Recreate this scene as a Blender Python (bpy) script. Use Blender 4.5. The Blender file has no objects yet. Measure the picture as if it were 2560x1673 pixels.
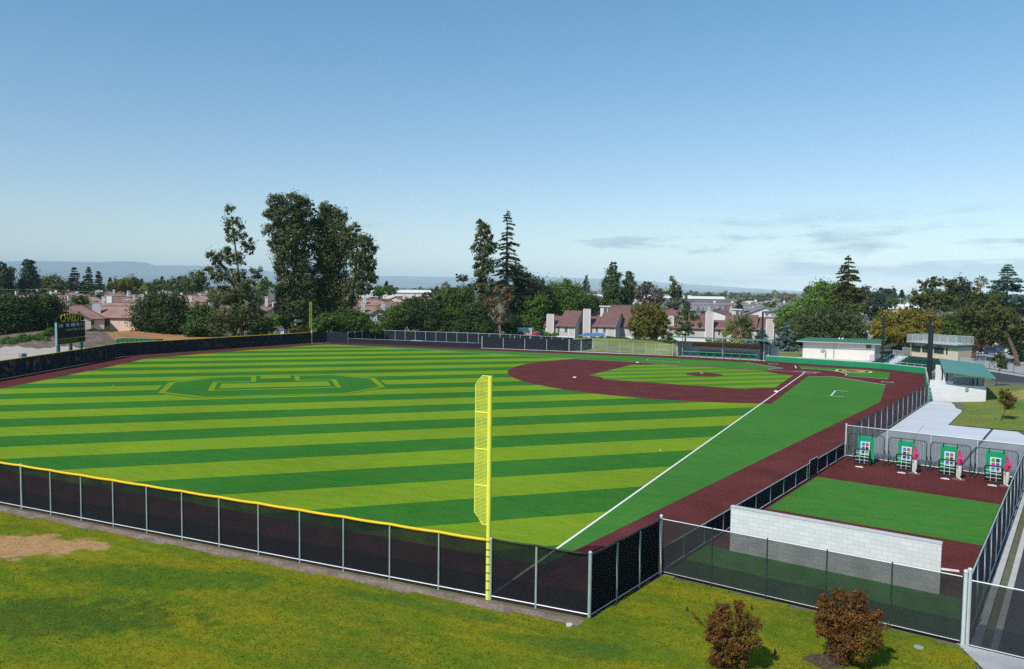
import bpy, bmesh, math, random
import numpy as np
from mathutils import Vector, Matrix
R = math.radians
random.seed(7)
RNG = np.random.default_rng(11)
scene = bpy.context.scene
C = scene.collection

# ------------------------------------------------------------------ camera
PW, PH, F = 2560, 1673, 1930.45
CAM = np.array([-14.8305, 127.8904, 12.4719])
YAW, PIT, ROL = -1.0902, -0.0595, 0.0132
def cam_axes():
    cy, sy, cp, sp = math.cos(YAW), math.sin(YAW), math.cos(PIT), math.sin(PIT)
    fwd = np.array([cy*cp, sy*cp, sp]); right = np.array([sy, -cy, 0.0]); up = np.cross(right, fwd)
    c, s = math.cos(ROL), math.sin(ROL)
    return c*right + s*up, -s*right + c*up, fwd
RIGHT, UP, FWD = cam_axes()
cam = bpy.data.cameras.new('camera'); cam.sensor_width = 36; cam.lens = F/PW*36
cam.clip_start = 0.5; cam.clip_end = 60000
co = bpy.data.objects.new('camera', cam); C.objects.link(co)
M = Matrix.Identity(4)
for i in range(3):
    M[i][0] = RIGHT[i]; M[i][1] = UP[i]; M[i][2] = -FWD[i]; M[i][3] = CAM[i]
co.matrix_world = M
scene.camera = co

def ray(u, v):
    r = (u-PW/2)/F*RIGHT - (v-PH/2)/F*UP + FWD
    return r
def at(u, v, d):            # surveyed point seen at photo position (u, v), d metres away over the ground
    r = ray(u, v); return CAM + r*d/math.hypot(r[0], r[1])
def gnd(u, d, z=0.0):       # ground point in the direction of photo column u
    p = at(u, 725, d); return np.array([p[0], p[1], z])

# ------------------------------------------------------------------ sky, sun, exposure
SUN_EL, SUN_AZ = R(47), math.atan2(0.97, 0.22)      # direction towards the sun, azimuth from +x
w = bpy.data.worlds.new('World'); scene.world = w; w.use_nodes = True
nt = w.node_tree; nt.nodes.clear()
def N(nt, t, **k):
    n = nt.nodes.new(t)
    for a, b in k.items(): setattr(n, a, b)
    return n
def L(nt, a, b): nt.links.new(a, b)
def mathn(nt, op, a, b=None, c=None, clamp=False):
    n = N(nt, 'ShaderNodeMath', operation=op); n.use_clamp = clamp
    for i, x in enumerate((a, b, c)):
        if x is None: continue
        if isinstance(x, (int, float)): n.inputs[i].default_value = x
        else: L(nt, x, n.inputs[i])
    return n.outputs[0]
def maprange(nt, x, a, b, c=0.0, d=1.0, smooth=True):
    n = N(nt, 'ShaderNodeMapRange'); n.interpolation_type = 'SMOOTHSTEP' if smooth else 'LINEAR'
    L(nt, x, n.inputs['Value'])
    for k, v in (('From Min', a), ('From Max', b), ('To Min', c), ('To Max', d)): n.inputs[k].default_value = v
    return n.outputs[0]
out = N(nt, 'ShaderNodeOutputWorld'); bg = N(nt, 'ShaderNodeBackground')
sky = N(nt, 'ShaderNodeTexSky'); sky.sky_type = 'NISHITA'; sky.sun_disc = False
sky.sun_elevation = SUN_EL; sky.sun_rotation = math.pi/2 - SUN_AZ
sky.altitude = 10; sky.air_density = 1.0; sky.dust_density = 0.0; sky.ozone_density = 3.0
bg.inputs['Strength'].default_value = 0.126
tc = N(nt, 'ShaderNodeTexCoord')
mp = N(nt, 'ShaderNodeMapping'); mp.inputs['Scale'].default_value = (5.0, 5.0, 34.0); mp.inputs['Rotation'].default_value = (R(2), R(-3), 0)
L(nt, tc.outputs['Generated'], mp.inputs['Vector'])
nz = N(nt, 'ShaderNodeTexNoise'); nz.inputs['Scale'].default_value = 1.0; nz.inputs['Detail'].default_value = 6; nz.inputs['Roughness'].default_value = 0.58
L(nt, mp.outputs[0], nz.inputs['Vector'])
sx = N(nt, 'ShaderNodeSeparateXYZ'); L(nt, tc.outputs['Generated'], sx.inputs[0])
band = mathn(nt, 'MULTIPLY', maprange(nt, sx.outputs[2], -0.01, 0.02), maprange(nt, sx.outputs[2], 0.115, 0.055))
side = maprange(nt, sx.outputs[0], 0.72, -0.15)                # more cloud towards the southwest
thr = mathn(nt, 'SUBTRACT', nz.outputs[0], mathn(nt, 'MULTIPLY_ADD', side, -0.20, 0.615))
cl = mathn(nt, 'MULTIPLY', maprange(nt, thr, 0.0, 0.13), band)
mix = N(nt, 'ShaderNodeMix', data_type='RGBA')
L(nt, mathn(nt, 'MULTIPLY', cl, 0.8), mix.inputs['Factor'])
tint = N(nt, 'ShaderNodeMix', data_type='RGBA'); tint.blend_type = 'MULTIPLY'      # clean coastal air: a deeper blue towards the zenith
tint.inputs['B'].default_value = (0.73, 1.09, 1.13, 1)
L(nt, maprange(nt, sx.outputs[2], 0.06, 0.36), tint.inputs['Factor']); L(nt, sky.outputs[0], tint.inputs['A'])
L(nt, tint.outputs['Result'], mix.inputs['A'])
mix.inputs['B'].default_value = (2.5, 3.45, 4.3, 1)
L(nt, mix.outputs['Result'], bg.inputs['Color']); L(nt, bg.outputs[0], out.inputs[0])

sl = bpy.data.lights.new('sun', 'SUN'); sl.energy = 4.6; sl.angle = R(0.5); sl.color = (1.0, 0.955, 0.88)
so = bpy.data.objects.new('sun', sl); C.objects.link(so)
so.location = (0, 60, 80)
sd = Vector((math.cos(SUN_EL)*math.cos(SUN_AZ), math.cos(SUN_EL)*math.sin(SUN_AZ), math.sin(SUN_EL)))
so.rotation_euler = (-sd).to_track_quat('-Z', 'Y').to_euler()
vs = scene.view_settings
vs.view_transform = 'Standard'; vs.look = 'None'; vs.gamma = 1; vs.use_curve_mapping = False; vs.exposure = 0.0
scene.render.engine = 'CYCLES'
cy = scene.cycles
cy.use_denoising = False; cy.use_adaptive_sampling = False
cy.max_bounces = 8; cy.diffuse_bounces = 3; cy.glossy_bounces = 2; cy.transparent_max_bounces = 24; cy.transmission_bounces = 3; cy.volume_bounces = 1

# ------------------------------------------------------------------ materials
MATS = {}
def new_mat(name):
    m = bpy.data.materials.new(name); m.use_nodes = True
    t = m.node_tree; b = t.nodes['Principled BSDF']
    return m, t, b
def scaled(c, k): return (min(1, c[0]*k), min(1, c[1]*k), min(1, c[2]*k), 1)
def mat(name, col, rough=0.7, var=0.15, scale=3.0, bump=0.0, metal=0.0, spec=0.3, fine=0.0, fine_scale=40.0, detail=4, fdet=3):
    if name in MATS: return MATS[name]
    m, t, b = new_mat(name)
    g = N(t, 'ShaderNodeNewGeometry')
    n = N(t, 'ShaderNodeTexNoise'); n.inputs['Scale'].default_value = scale; n.inputs['Detail'].default_value = detail
    L(t, g.outputs['Position'], n.inputs['Vector'])
    f = maprange(t, n.outputs[0], 0.3, 0.7, smooth=False)
    mx = N(t, 'ShaderNodeMix', data_type='RGBA'); L(t, f, mx.inputs['Factor'])
    mx.inputs['A'].default_value = scaled(col, 1-var); mx.inputs['B'].default_value = scaled(col, 1+var)
    o = mx.outputs['Result']
    if fine:
        n2 = N(t, 'ShaderNodeTexNoise'); n2.inputs['Scale'].default_value = fine_scale; n2.inputs['Detail'].default_value = fdet; n2.inputs['Roughness'].default_value = 0.5 if fdet < 5 else 0.75
        L(t, g.outputs['Position'], n2.inputs['Vector'])
        h = N(t, 'ShaderNodeHueSaturation'); L(t, o, h.inputs['Color'])
        L(t, maprange(t, n2.outputs[0], 0.3, 0.7, 1-fine, 1+fine, False), h.inputs['Value']); o = h.outputs[0]
    L(t, o, b.inputs['Base Color'])
    b.inputs['Roughness'].default_value = rough; b.inputs['Metallic'].default_value = metal
    b.inputs['Specular IOR Level'].default_value = spec
    if bump:
        bn = N(t, 'ShaderNodeBump'); bn.inputs['Strength'].default_value = bump; bn.inputs['Distance'].default_value = 0.03
        n3 = N(t, 'ShaderNodeTexNoise'); n3.inputs['Scale'].default_value = fine_scale; n3.inputs['Detail'].default_value = 4
        L(t, g.outputs['Position'], n3.inputs['Vector']); L(t, n3.outputs[0], bn.inputs['Height']); L(t, bn.outputs[0], b.inputs['Normal'])
    MATS[name] = m; return m

def turf_mat(name, light, dark, stripes=True, width=4.572):
    m, t, b = new_mat(name)
    g = N(t, 'ShaderNodeNewGeometry'); s = N(t, 'ShaderNodeSeparateXYZ'); L(t, g.outputs['Position'], s.inputs[0])
    if stripes:
        wn = N(t, 'ShaderNodeTexNoise'); wn.inputs['Scale'].default_value = 6; wn.inputs['Detail'].default_value = 3; L(t, g.outputs['Position'], wn.inputs['Vector'])
        d = mathn(t, 'ADD', mathn(t, 'SUBTRACT', s.outputs[0], s.outputs[1]), maprange(t, wn.outputs[0], 0.3, 0.7, -0.06, 0.06, False))
        k = mathn(t, 'FLOOR', mathn(t, 'MULTIPLY_ADD', d, 0.70710678/width, 0.5))
        par = mathn(t, 'MODULO', mathn(t, 'ADD', k, 200), 2)
        mx = N(t, 'ShaderNodeMix', data_type='RGBA'); L(t, par, mx.inputs['Factor'])
        mx.inputs['A'].default_value = (*light, 1); mx.inputs['B'].default_value = (*dark, 1); o = mx.outputs['Result']
        dirs = (1, 1)
    else:
        rgb = N(t, 'ShaderNodeRGB'); rgb.outputs[0].default_value = (*light, 1); o = rgb.outputs[0]
    def nz(sc, det, vec=None, rough=0.5):
        n = N(t, 'ShaderNodeTexNoise'); n.inputs['Scale'].default_value = sc; n.inputs['Detail'].default_value = det; n.inputs['Roughness'].default_value = rough
        L(t, vec or g.outputs['Position'], n.inputs['Vector']); return n.outputs[0]
    h = N(t, 'ShaderNodeHueSaturation'); L(t, o, h.inputs['Color'])
    mp = N(t, 'ShaderNodeMapping'); mp.inputs['Rotation'].default_value = (0, 0, R(-45)); mp.inputs['Scale'].default_value = (0.5, 4.0, 1)
    L(t, g.outputs['Position'], mp.inputs[0])
    mp2 = N(t, 'ShaderNodeMapping'); mp2.inputs['Rotation'].default_value = (0, 0, R(-45)); mp2.inputs['Scale'].default_value = (0.12, 1.0, 1); L(t, g.outputs['Position'], mp2.inputs[0])
    v = mathn(t, 'ADD', maprange(t, nz(0.07, 4), 0.3, 0.7, -0.10, 0.10, False), maprange(t, nz(1.3, 8, mp.outputs[0], 0.72), 0.3, 0.7, -0.20, 0.20, False))
    v = mathn(t, 'ADD', v, maprange(t, nz(5.5, 6, None, 0.8), 0.3, 0.7, -0.30, 0.30, False))
    v = mathn(t, 'ADD', v, maprange(t, nz(1.6, 3, mp2.outputs[0]), 0.3, 0.7, -0.07, 0.07, False))
    L(t, mathn(t, 'ADD', v, 1.0), h.inputs['Value'])
    L(t, maprange(t, nz(0.6, 5, None, 0.7), 0.3, 0.7, 0.480, 0.520, False), h.inputs['Hue'])
    L(t, h.outputs[0], b.inputs['Base Color'])
    b.inputs['Roughness'].default_value = 1.0; b.inputs['Specular IOR Level'].default_value = 0.03
    
    bn = N(t, 'ShaderNodeBump'); bn.inputs['Strength'].default_value = 0.5; bn.inputs['Distance'].default_value = 0.03
    L(t, nz(30, 3), bn.inputs['Height']); L(t, bn.outputs[0], b.inputs['Normal'])
    return m

def leaf_mat(name, base, tip, trans=0.25, rough=0.6):
    if name in MATS: return MATS[name]
    m, t, b = new_mat(name)
    a = N(t, 'ShaderNodeAttribute'); a.attribute_name = 'tone'
    mx = N(t, 'ShaderNodeMix', data_type='RGBA'); L(t, a.outputs['Fac'], mx.inputs['Factor'])
    mx.inputs['A'].default_value = (*base, 1); mx.inputs['B'].default_value = (*tip, 1)
    L(t, mx.outputs['Result'], b.inputs['Base Color'])
    b.inputs['Roughness'].default_value = rough; b.inputs['Specular IOR Level'].default_value = 0.18
    tr = N(t, 'ShaderNodeBsdfTranslucent'); L(t, mx.outputs['Result'], tr.inputs[0])
    ms = N(t, 'ShaderNodeMixShader'); ms.inputs[0].default_value = trans
    L(t, b.outputs[0], ms.inputs[1]); L(t, tr.outputs[0], ms.inputs[2])
    L(t, ms.outputs[0], t.nodes['Material Output'].inputs[0])
    MATS[name] = m; return m

def screen_mat(name, col, opac, weave=0.0):
    """woven windscreen cloth: part of the light passes between the threads"""
    if name in MATS: return MATS[name]
    m, t, b = new_mat(name)
    g = N(t, 'ShaderNodeNewGeometry'); n = N(t, 'ShaderNodeTexNoise'); n.inputs['Scale'].default_value = 1.2; n.inputs['Detail'].default_value = 4
    L(t, g.outputs['Position'], n.inputs['Vector'])
    b.inputs['Base Color'].default_value = (*col, 1); b.inputs['Roughness'].default_value = 0.8; b.inputs['Specular IOR Level'].default_value = 0.1
    tr = N(t, 'ShaderNodeBsdfTransparent'); ms = N(t, 'ShaderNodeMixShader')
    L(t, maprange(t, n.outputs[0], 0.3, 0.7, opac-0.05, opac+0.05, False), ms.inputs[0])
    L(t, tr.outputs[0], ms.inputs[1]); L(t, b.outputs[0], ms.inputs[2])
    L(t, ms.outputs[0], t.nodes['Material Output'].inputs[0])
    MATS[name] = m; return m
def link_mat(name, col, pitch=0.052, wire=0.0042, metal=0.4):
    """chain-link: two families of diagonal wires over open air, laid out in the panel's own u-v metres"""
    if name in MATS: return MATS[name]
    m, t, b = new_mat(name)
    a = N(t, 'ShaderNodeUVMap'); s = N(t, 'ShaderNodeSeparateXYZ'); L(t, a.outputs[0], s.inputs[0])
    def fam(sgn):
        d = mathn(t, 'ADD', s.outputs[0], mathn(t, 'MULTIPLY', s.outputs[1], sgn))
        f = mathn(t, 'FRACT', mathn(t, 'MULTIPLY', d, 0.7071/pitch))
        return mathn(t, 'LESS_THAN', f, wire/pitch)
    k = mathn(t, 'MAXIMUM', fam(1), fam(-1))
    b.inputs['Base Color'].default_value = (*col, 1); b.inputs['Roughness'].default_value = 0.45; b.inputs['Metallic'].default_value = metal
    tr = N(t, 'ShaderNodeBsdfTransparent'); ms = N(t, 'ShaderNodeMixShader'); L(t, k, ms.inputs[0])
    L(t, tr.outputs[0], ms.inputs[1]); L(t, b.outputs[0], ms.inputs[2]); L(t, ms.outputs[0], t.nodes['Material Output'].inputs[0])
    MATS[name] = m; return m
def glass_mat(name, col=(0.03, 0.04, 0.05), rough=0.08):
    if name in MATS: return MATS[name]
    m = mat(name, col, rough, 0.3, 1.5, spec=0.6); return m

# ------------------------------------------------------------------ mesh helpers
class MB:
    def __init__(s): s.v = []; s.f = []; s.mi = []; s.uv = None; s.cur = 0
    def quad(s, a, b, c, d): i = len(s.v); s.v += [tuple(a), tuple(b), tuple(c), tuple(d)]; s.f.append((i, i+1, i+2, i+3)); s.mi.append(s.cur)
    def tri(s, a, b, c): i = len(s.v); s.v += [tuple(a), tuple(b), tuple(c)]; s.f.append((i, i+1, i+2)); s.mi.append(s.cur)
    def ngon(s, pts): i = len(s.v); s.v += [tuple(p) for p in pts]; s.f.append(tuple(range(i, i+len(pts)))); s.mi.append(s.cur)
    def box(s, x0, y0, z0, x1, y1, z1):
        p = [(x0,y0,z0),(x1,y0,z0),(x1,y1,z0),(x0,y1,z0),(x0,y0,z1),(x1,y0,z1),(x1,y1,z1),(x0,y1,z1)]
        i = len(s.v); s.v += p
        for q in ((3,2,1,0),(4,5,6,7),(0,1,5,4),(1,2,6,5),(2,3,7,6),(3,0,4,7)): s.f.append(tuple(i+k for k in q)); s.mi.append(s.cur)
    def obox(s, a, b, w, z0, z1):                 # upright slab from a to b (x, y), w thick
        a = np.array(a[:2], float); b = np.array(b[:2], float); d = b-a; d /= np.linalg.norm(d); n = np.array([-d[1], d[0]])*w/2
        q = [a-n, b-n, b+n, a+n]; i = len(s.v)
        s.v += [(x, y, z0) for x, y in q] + [(x, y, z1) for x, y in q]
        for k in ((3,2,1,0),(4,5,6,7),(0,1,5,4),(1,2,6,5),(2,3,7,6),(3,0,4,7)): s.f.append(tuple(i+j for j in k)); s.mi.append(s.cur)
    def prism(s, pts, off):                       # closed outline pts (3d) extruded by vector off
        n = len(pts); i = len(s.v); off = np.array(off, float)
        s.v += [tuple(p) for p in pts] + [tuple(np.array(p, float)+off) for p in pts]
        s.f.append(tuple(i+k for k in range(n))); s.f.append(tuple(i+n+k for k in reversed(range(n)))); s.mi += [s.cur]*2
        for k in range(n):
            j = (k+1) % n; s.f.append((i+k, i+n+k, i+n+j, i+j)); s.mi.append(s.cur)
    def tube(s, pts, r, seg=8, caps=True):
        pts = [np.array(p, float) for p in pts]; rs = r if isinstance(r, (list, tuple)) else [r]*len(pts)
        base = len(s.v)
        for k, p in enumerate(pts):
            d = pts[min(k+1, len(pts)-1)] - pts[max(k-1, 0)]; d /= (np.linalg.norm(d)+1e-9)
            ref = np.array([0, 0, 1.0]) if abs(d[2]) < 0.9 else np.array([1.0, 0, 0])
            a = np.cross(d, ref); a /= np.linalg.norm(a); b = np.cross(d, a)
            for j in range(seg):
                th = 2*math.pi*j/seg; s.v.append(tuple(p + rs[k]*(a*math.cos(th)+b*math.sin(th))))
        for k in range(len(pts)-1):
            for j in range(seg):
                j2 = (j+1) % seg; s.f.append((base+k*seg+j, base+k*seg+j2, base+(k+1)*seg+j2, base+(k+1)*seg+j)); s.mi.append(s.cur)
        if caps:
            s.f.append(tuple(base+j for j in reversed(range(seg)))); s.f.append(tuple(base+(len(pts)-1)*seg+j for j in range(seg))); s.mi += [s.cur]*2
    def ball(s, c, r, seg=10, rings=6):
        c = np.array(c, float); r = np.array(r if hasattr(r, '__len__') else (r, r, r), float)
        base = len(s.v)
        for i in range(rings+1):
            ph = math.pi*i/rings
            for j in range(seg):
                th = 2*math.pi*j/seg; s.v.append(tuple(c + r*np.array([math.sin(ph)*math.cos(th), math.sin(ph)*math.sin(th), math.cos(ph)])))
        for i in range(rings):
            for j in range(seg):
                j2 = (j+1) % seg; s.f.append((base+i*seg+j, base+(i+1)*seg+j, base+(i+1)*seg+j2, base+i*seg+j2)); s.mi.append(s.cur)
    def obj(s, name, m, parent=None, world=True, smooth=False):
        off = np.array(parent.location) if (parent is not None and world) else np.zeros(3)
        if parent is not None and world and parent.parent is not None: off = off + np.array(parent.parent.location)
        me = bpy.data.meshes.new(name)
        me.from_pydata([tuple(np.array(p, float)-off) for p in s.v], [], s.f)
        ms = m if isinstance(m, (list, tuple)) else [m]
        for q in ms: me.materials.append(q)
        if len(ms) > 1: me.polygons.foreach_set('material_index', s.mi)
        if s.uv is not None:
            l = me.uv_layers.new(name='uv'); l.data.foreach_set('uv', np.array(s.uv, np.float32).ravel())
        if smooth: me.polygons.foreach_set('use_smooth', [True]*len(me.polygons))
        me.update()
        o = bpy.data.objects.new(name, me); C.objects.link(o)
        if parent is not None: o.parent = parent
        return o
def tag(o, label, cat, group=None):
    o['label'] = label; o['category'] = cat
    if group: o['group'] = group
    return o
def thing(name, label, cat, loc=(0, 0, 0), rotz=0.0, group=None):
    o = bpy.data.objects.new(name, None); C.objects.link(o); o.empty_display_size = 0.3
    o.location = tuple(float(x) for x in loc); o.rotation_euler = (0, 0, rotz)
    return tag(o, label, cat, group)
def struct(o, kind='structure'): o['kind'] = kind; return o
def inst(me, name, parent, loc=(0, 0, 0)):
    o = bpy.data.objects.new(name, me); C.objects.link(o); o.parent = parent; o.location = loc; return o
def dup(root, loc, rotz, label, group=None):
    r = root.copy(); C.objects.link(r); r.location = tuple(float(x) for x in loc); r.rotation_euler = (0, 0, rotz); r['label'] = label
    if group: r['group'] = group
    for ch in list(root.children):
        c = ch.copy(); C.objects.link(c); c.parent = r
        for g in list(ch.children):
            q = g.copy(); C.objects.link(q); q.parent = c
    return r
def sheet(name, pts, z, m, kind='structure', parent=None):
    b = MB(); b.ngon([(x, y, z) for x, y in pts]); o = b.obj(name, m, parent)
    bm = bmesh.new(); bm.from_mesh(o.data); bmesh.ops.triangulate(bm, faces=bm.faces, ngon_method='EAR_CLIP')
    bmesh.ops.recalc_face_normals(bm, faces=bm.faces)
    for f in bm.faces:
        if f.normal.z < 0: f.normal_flip()
    bm.to_mesh(o.data); bm.free()
    if kind: o['kind'] = kind
    return o
def strip(b, pts, w, z):                          # flat painted line along pts
    for p, q in zip(pts[:-1], pts[1:]):
        p = np.array(p, float); q = np.array(q, float); d = q-p; d /= np.linalg.norm(d); n = np.array([-d[1], d[0]])*w/2
        e = d*w*0.0
        b.quad((*(p-n-e), z), (*(q-n+e), z), (*(q+n+e), z), (*(p+n-e), z))
def arc(cx, cy_, r, a0, a1, n=24): return [(cx+r*math.cos(R(a0+(a1-a0)*i/n)), cy_+r*math.sin(R(a0+(a1-a0)*i/n))) for i in range(n+1)]
def fast_mesh(name, V, Fq, mats, tone=None, mi=None):
    """V (n,3), Fq (m,4) arrays -> mesh with a per-face tone"""
    me = bpy.data.meshes.new(name)
    n, m_ = len(V), len(Fq)
    me.vertices.add(n); me.vertices.foreach_set('co', np.ascontiguousarray(V, np.float32).ravel())
    k = Fq.shape[1]
    me.loops.add(m_*k); me.loops.foreach_set('vertex_index', np.ascontiguousarray(Fq, np.int32).ravel())
    me.polygons.add(m_); me.polygons.foreach_set('loop_start', np.arange(0, m_*k, k, dtype=np.int32))
    try: me.polygons.foreach_set('loop_total', np.full(m_, k, np.int32))
    except Exception: pass
    for q in mats: me.materials.append(q)
    if tone is not None:
        a = me.attributes.new('tone', 'FLOAT', 'FACE'); a.data.foreach_set('value', np.ascontiguousarray(tone, np.float32))
    me.update(calc_edges=True); me.validate()
    return me
# ------------------------------------------------------------------ ground and field
def terr(x, y):
    """height of the land around the field"""
    x = np.asarray(x, float); y = np.asarray(y, float); z = np.zeros(np.broadcast(x, y).shape)
    def hill(cx, cy_, sx, sy, h, rot=0.0):
        c, s = math.cos(rot), math.sin(rot); dx = x-cx; dy = y-cy_
        a = (c*dx+s*dy)/sx; b = (-s*dx+c*dy)/sy
        return h*np.exp(-(a*a+b*b))
    for u_, d_, sx, sy, h_ in ((70, 196, 13, 8, 1.7), (165, 190, 9, 6, 1.2), (238, 184, 8, 6, 1.2), (290, 190, 10, 6, .6), (350, 206, 16, 8, .8), (440, 216, 16, 9, .6)):   # spoil heap and dry bank beyond right field
        c_ = gnd(u_, d_); z += hill(c_[0], c_[1], sx, sy, h_, -1.05)
    z += hill(37, -29, 13, 5.0, 1.9, 0.12) + hill(52, -26, 10, 5, 1.3, 0.1)                                 # grass bank on the first-base side
    z += hill(-29, 22, 5.5, 15, 1.5) + hill(-33, 36, 5, 9, 0.8)                                             # lawn bank past the third-base dugout
    return z
m_ground = mat('suburb_ground', (0.12, 0.125, 0.075), 0.95, 0.45, 0.03, fine=0.25, fine_scale=1.5)
m_turf = turf_mat('striped_turf', (0.160, 0.262, 0.016), (0.036, 0.148, 0.020))
m_foul = turf_mat('foul_turf', (0.052, 0.178, 0.030), (0, 0, 0), False)
m_lightgreen = turf_mat('light_turf', (0.160, 0.262, 0.016), (0, 0, 0), False)
m_darkgreen = turf_mat('dark_turf', (0.036, 0.148, 0.020), (0, 0, 0), False)
m_clay = mat('clay_turf', (0.108, 0.030, 0.030), 1.0, 0.18, 0.35, bump=0.4, spec=0.03, fine=0.42, fine_scale=5, fdet=8)
m_white = mat('line_paint', (0.78, 0.78, 0.74), 0.7, 0.05)
m_conc = mat('concrete', (0.50, 0.52, 0.54), 0.85, 0.07, 0.5, fine=0.06, fine_scale=14)
m_kerb = mat('kerb_concrete', (0.46, 0.46, 0.44), 0.85, 0.1, 1.0)
m_asph = mat('asphalt', (0.045, 0.045, 0.052), 0.9, 0.15, 0.4, fine=0.2, fine_scale=25)

def grid(name, x0, x1, y0, y1, step, m, base=0.0, keep=None, jitter=0.0):
    xs = np.arange(x0, x1+step*.5, step); ys = np.arange(y0, y1+step*.5, step)
    X, Y = np.meshgrid(xs, ys); Z = terr(X, Y)+base
    V = np.stack([X, Y, Z], -1).reshape(-1, 3); nx = len(xs)
    i, j = np.meshgrid(np.arange(len(xs)-1), np.arange(len(ys)-1)); a = (j*nx+i).ravel()
    Fq = np.stack([a, a+1, a+nx+1, a+nx], 1)
    if keep is not None:
        c = V[Fq].mean(1); Fq = Fq[keep(c[:, 0], c[:, 1])]
    me = fast_mesh(name, V, Fq, [m]); me.polygons.foreach_set('use_smooth', [True]*len(me.polygons))
    o = bpy.data.objects.new(name, me); C.objects.link(o); o['kind'] = 'structure'; return o

# one sheet to the horizon, finer near the field where the banks are
xs = np.unique(np.concatenate([np.arange(-70, 190, 4.0), np.linspace(-35000, -70, 24), np.linspace(190, 35000, 24)]))
ys = np.unique(np.concatenate([np.arange(-80, 160, 4.0), np.linspace(-35000, -80, 24), np.linspace(160, 3000, 12)]))
X, Y = np.meshgrid(xs, ys); V = np.stack([X, Y, terr(X, Y)-0.06], -1).reshape(-1, 3)
i, j = np.meshgrid(np.arange(len(xs)-1), np.arange(len(ys)-1)); a = (j*len(xs)+i).ravel()
me = fast_mesh('ground', V, np.stack([a, a+1, a+len(xs)+1, a+len(xs)], 1), [m_ground])
o = bpy.data.objects.new('ground', me); C.objects.link(o); o['kind'] = 'structure'

LFF = [(-4.27, 100.96), (0.0, 101.25), (28.5, 103.1), (52.0, 104.6), (78, 99.5), (84.5, 78.5), (94.3, 60.2), (104.3, 42.6), (101.35, -0.64)]
field = [(-5.3, 95.13)] + LFF + [(100.2, -4.3), (64.28, -10.53), (25.6, -16.75), (8.8, -16.2), (-10.05, -13.1), (-16.5, -8.7), (-16.55, 26.2), (-10.53, 64.28)]
sheet('warning_track', field, -0.004, m_clay)
fair = [(0, 0), (0, 96.9), (17.8, 97.6), (33, 98.4), (50, 98.9), (66, 95), (79.4, 76.2), (85.3, 65.2), (90.8, 55.3), (98.6, 42.2), (98.4, 20), (96.9, 0)]
sheet('outfield_turf', fair, 0.0, m_turf)
foul3 = [(-1.0, 5.75), (-2.2, 5.5), (-3.3, 4.95), (-4.3, 4.05), (-11.68, 11.35), (-11.66, 30.1), (-5.36, 67.39), (-0.4, 96.9), (0.0, 96.9), (0, 39.0), (-1.0, 38.6)]
sheet('foul_turf', foul3, 0.0, m_foul)
foul1 = [(y, x) for x, y in foul3]; sheet('foul_turf', foul1, 0.0, m_foul)
back = [(1.15, -5.75)] + arc(0, 0, 5.86, -79, -192, 26)[0:] + [(-11.74, 3.2), (-11.72, -7.2), (-8.4, -10.0), (2.4, -10.45)]
sheet('backstop_turf', back, 0.0, m_foul)
# infield clay: arc about the rubber, closed along the foul lines
rub = 18.44/math.sqrt(2)
def onarc(x=None, y=None):
    return (x, rub+math.sqrt(28.96**2-(x-rub)**2)) if x is not None else (rub+math.sqrt(28.96**2-(y-rub)**2), y)
p0 = onarc(y=-1.0); p1 = onarc(x=-1.0)
a0 = math.degrees(math.atan2(p0[1]-rub, p0[0]-rub)); a1 = math.degrees(math.atan2(p1[1]-rub, p1[0]-rub))
sheet('infield_clay', arc(rub, rub, 28.96, a0, a1, 64) + [(-1.0, 5.0), (0, 0), (5.0, -1.0)], 0.004, m_clay)
sheet('home_circle', arc(0, 0, 5.86, 0, 360, 48)[:-1], 0.006, m_clay)
h = 27.43
ig = [(1.0, 5.80)] + [(1.0, 23.5)] + arc(0, h, 4.0, -76, -8, 10) + arc(h, h, 4.0, 188, 262, 10)[0:] + arc(h, 0, 4.0, 98, 166, 10) + [(5.80, 1.0)] + arc(0, 0, 5.88, 14, 76, 12)
sheet('infield_turf', ig, 0.010, turf_mat('infield_striped_turf', (0.150, 0.262, 0.018), (0.066, 0.195, 0.022), width=2.286))
# pitcher's mound: a low dome
mc = 17.98/math.sqrt(2); b = MB(); rings = [(2.74, 0.012), (2.2, 0.09), (1.5, 0.19), (0.9, 0.25), (0.0001, 0.254)]
for (r0, z0), (r1, z1) in zip(rings[:-1], rings[1:]):
    for k in range(40):
        t0, t1 = 2*math.pi*k/40, 2*math.pi*(k+1)/40
        b.quad((mc+r0*math.cos(t0), mc+r0*math.sin(t0), z0), (mc+r0*math.cos(t1), mc+r0*math.sin(t1), z0), (mc+r1*math.cos(t1), mc+r1*math.sin(t1), z1), (mc+r1*math.cos(t0), mc+r1*math.sin(t0), z1))
o = b.obj('pitching_mound', m_clay); o['kind'] = 'structure'
# painted lines
b = MB(); zl = 0.014
strip(b, [(0, 1.9), (0, 100.9)], 0.13, zl); strip(b, [(1.9, 0), (100.9, 0)], 0.13, zl)
sq = math.sqrt(.5)
def st(s, t): return ((s+t)*sq, (t-s)*sq)         # across / outward from home plate
for sg in (-1, 1):                                 # batter's boxes
    q = [st(sg*0.37, 1.05), st(sg*1.6, 1.05), st(sg*1.6, -0.85), st(sg*0.37, -0.85), st(sg*0.37, 1.05)]; strip(b, q, 0.10, zl)
strip(b, [st(-0.6, -0.9), st(-0.55, -2.4), st(0.55, -2.4), st(0.6, -0.9)], 0.10, zl)
strip(b, arc(0, 0, 5.9, -76, -190, 40), 0.12, zl)
strip(b, arc(0, 0, 5.9, 138, 101, 12), 0.12, zl); strip(b, [(-4.35, 4.0), (-11.68, 11.32)], 0.14, zl)
strip(b, arc(0, 0, 5.9, -48, -11, 12), 0.12, zl); strip(b, [(4.0, -4.35), (11.32, -11.68)], 0.14, zl)
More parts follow.
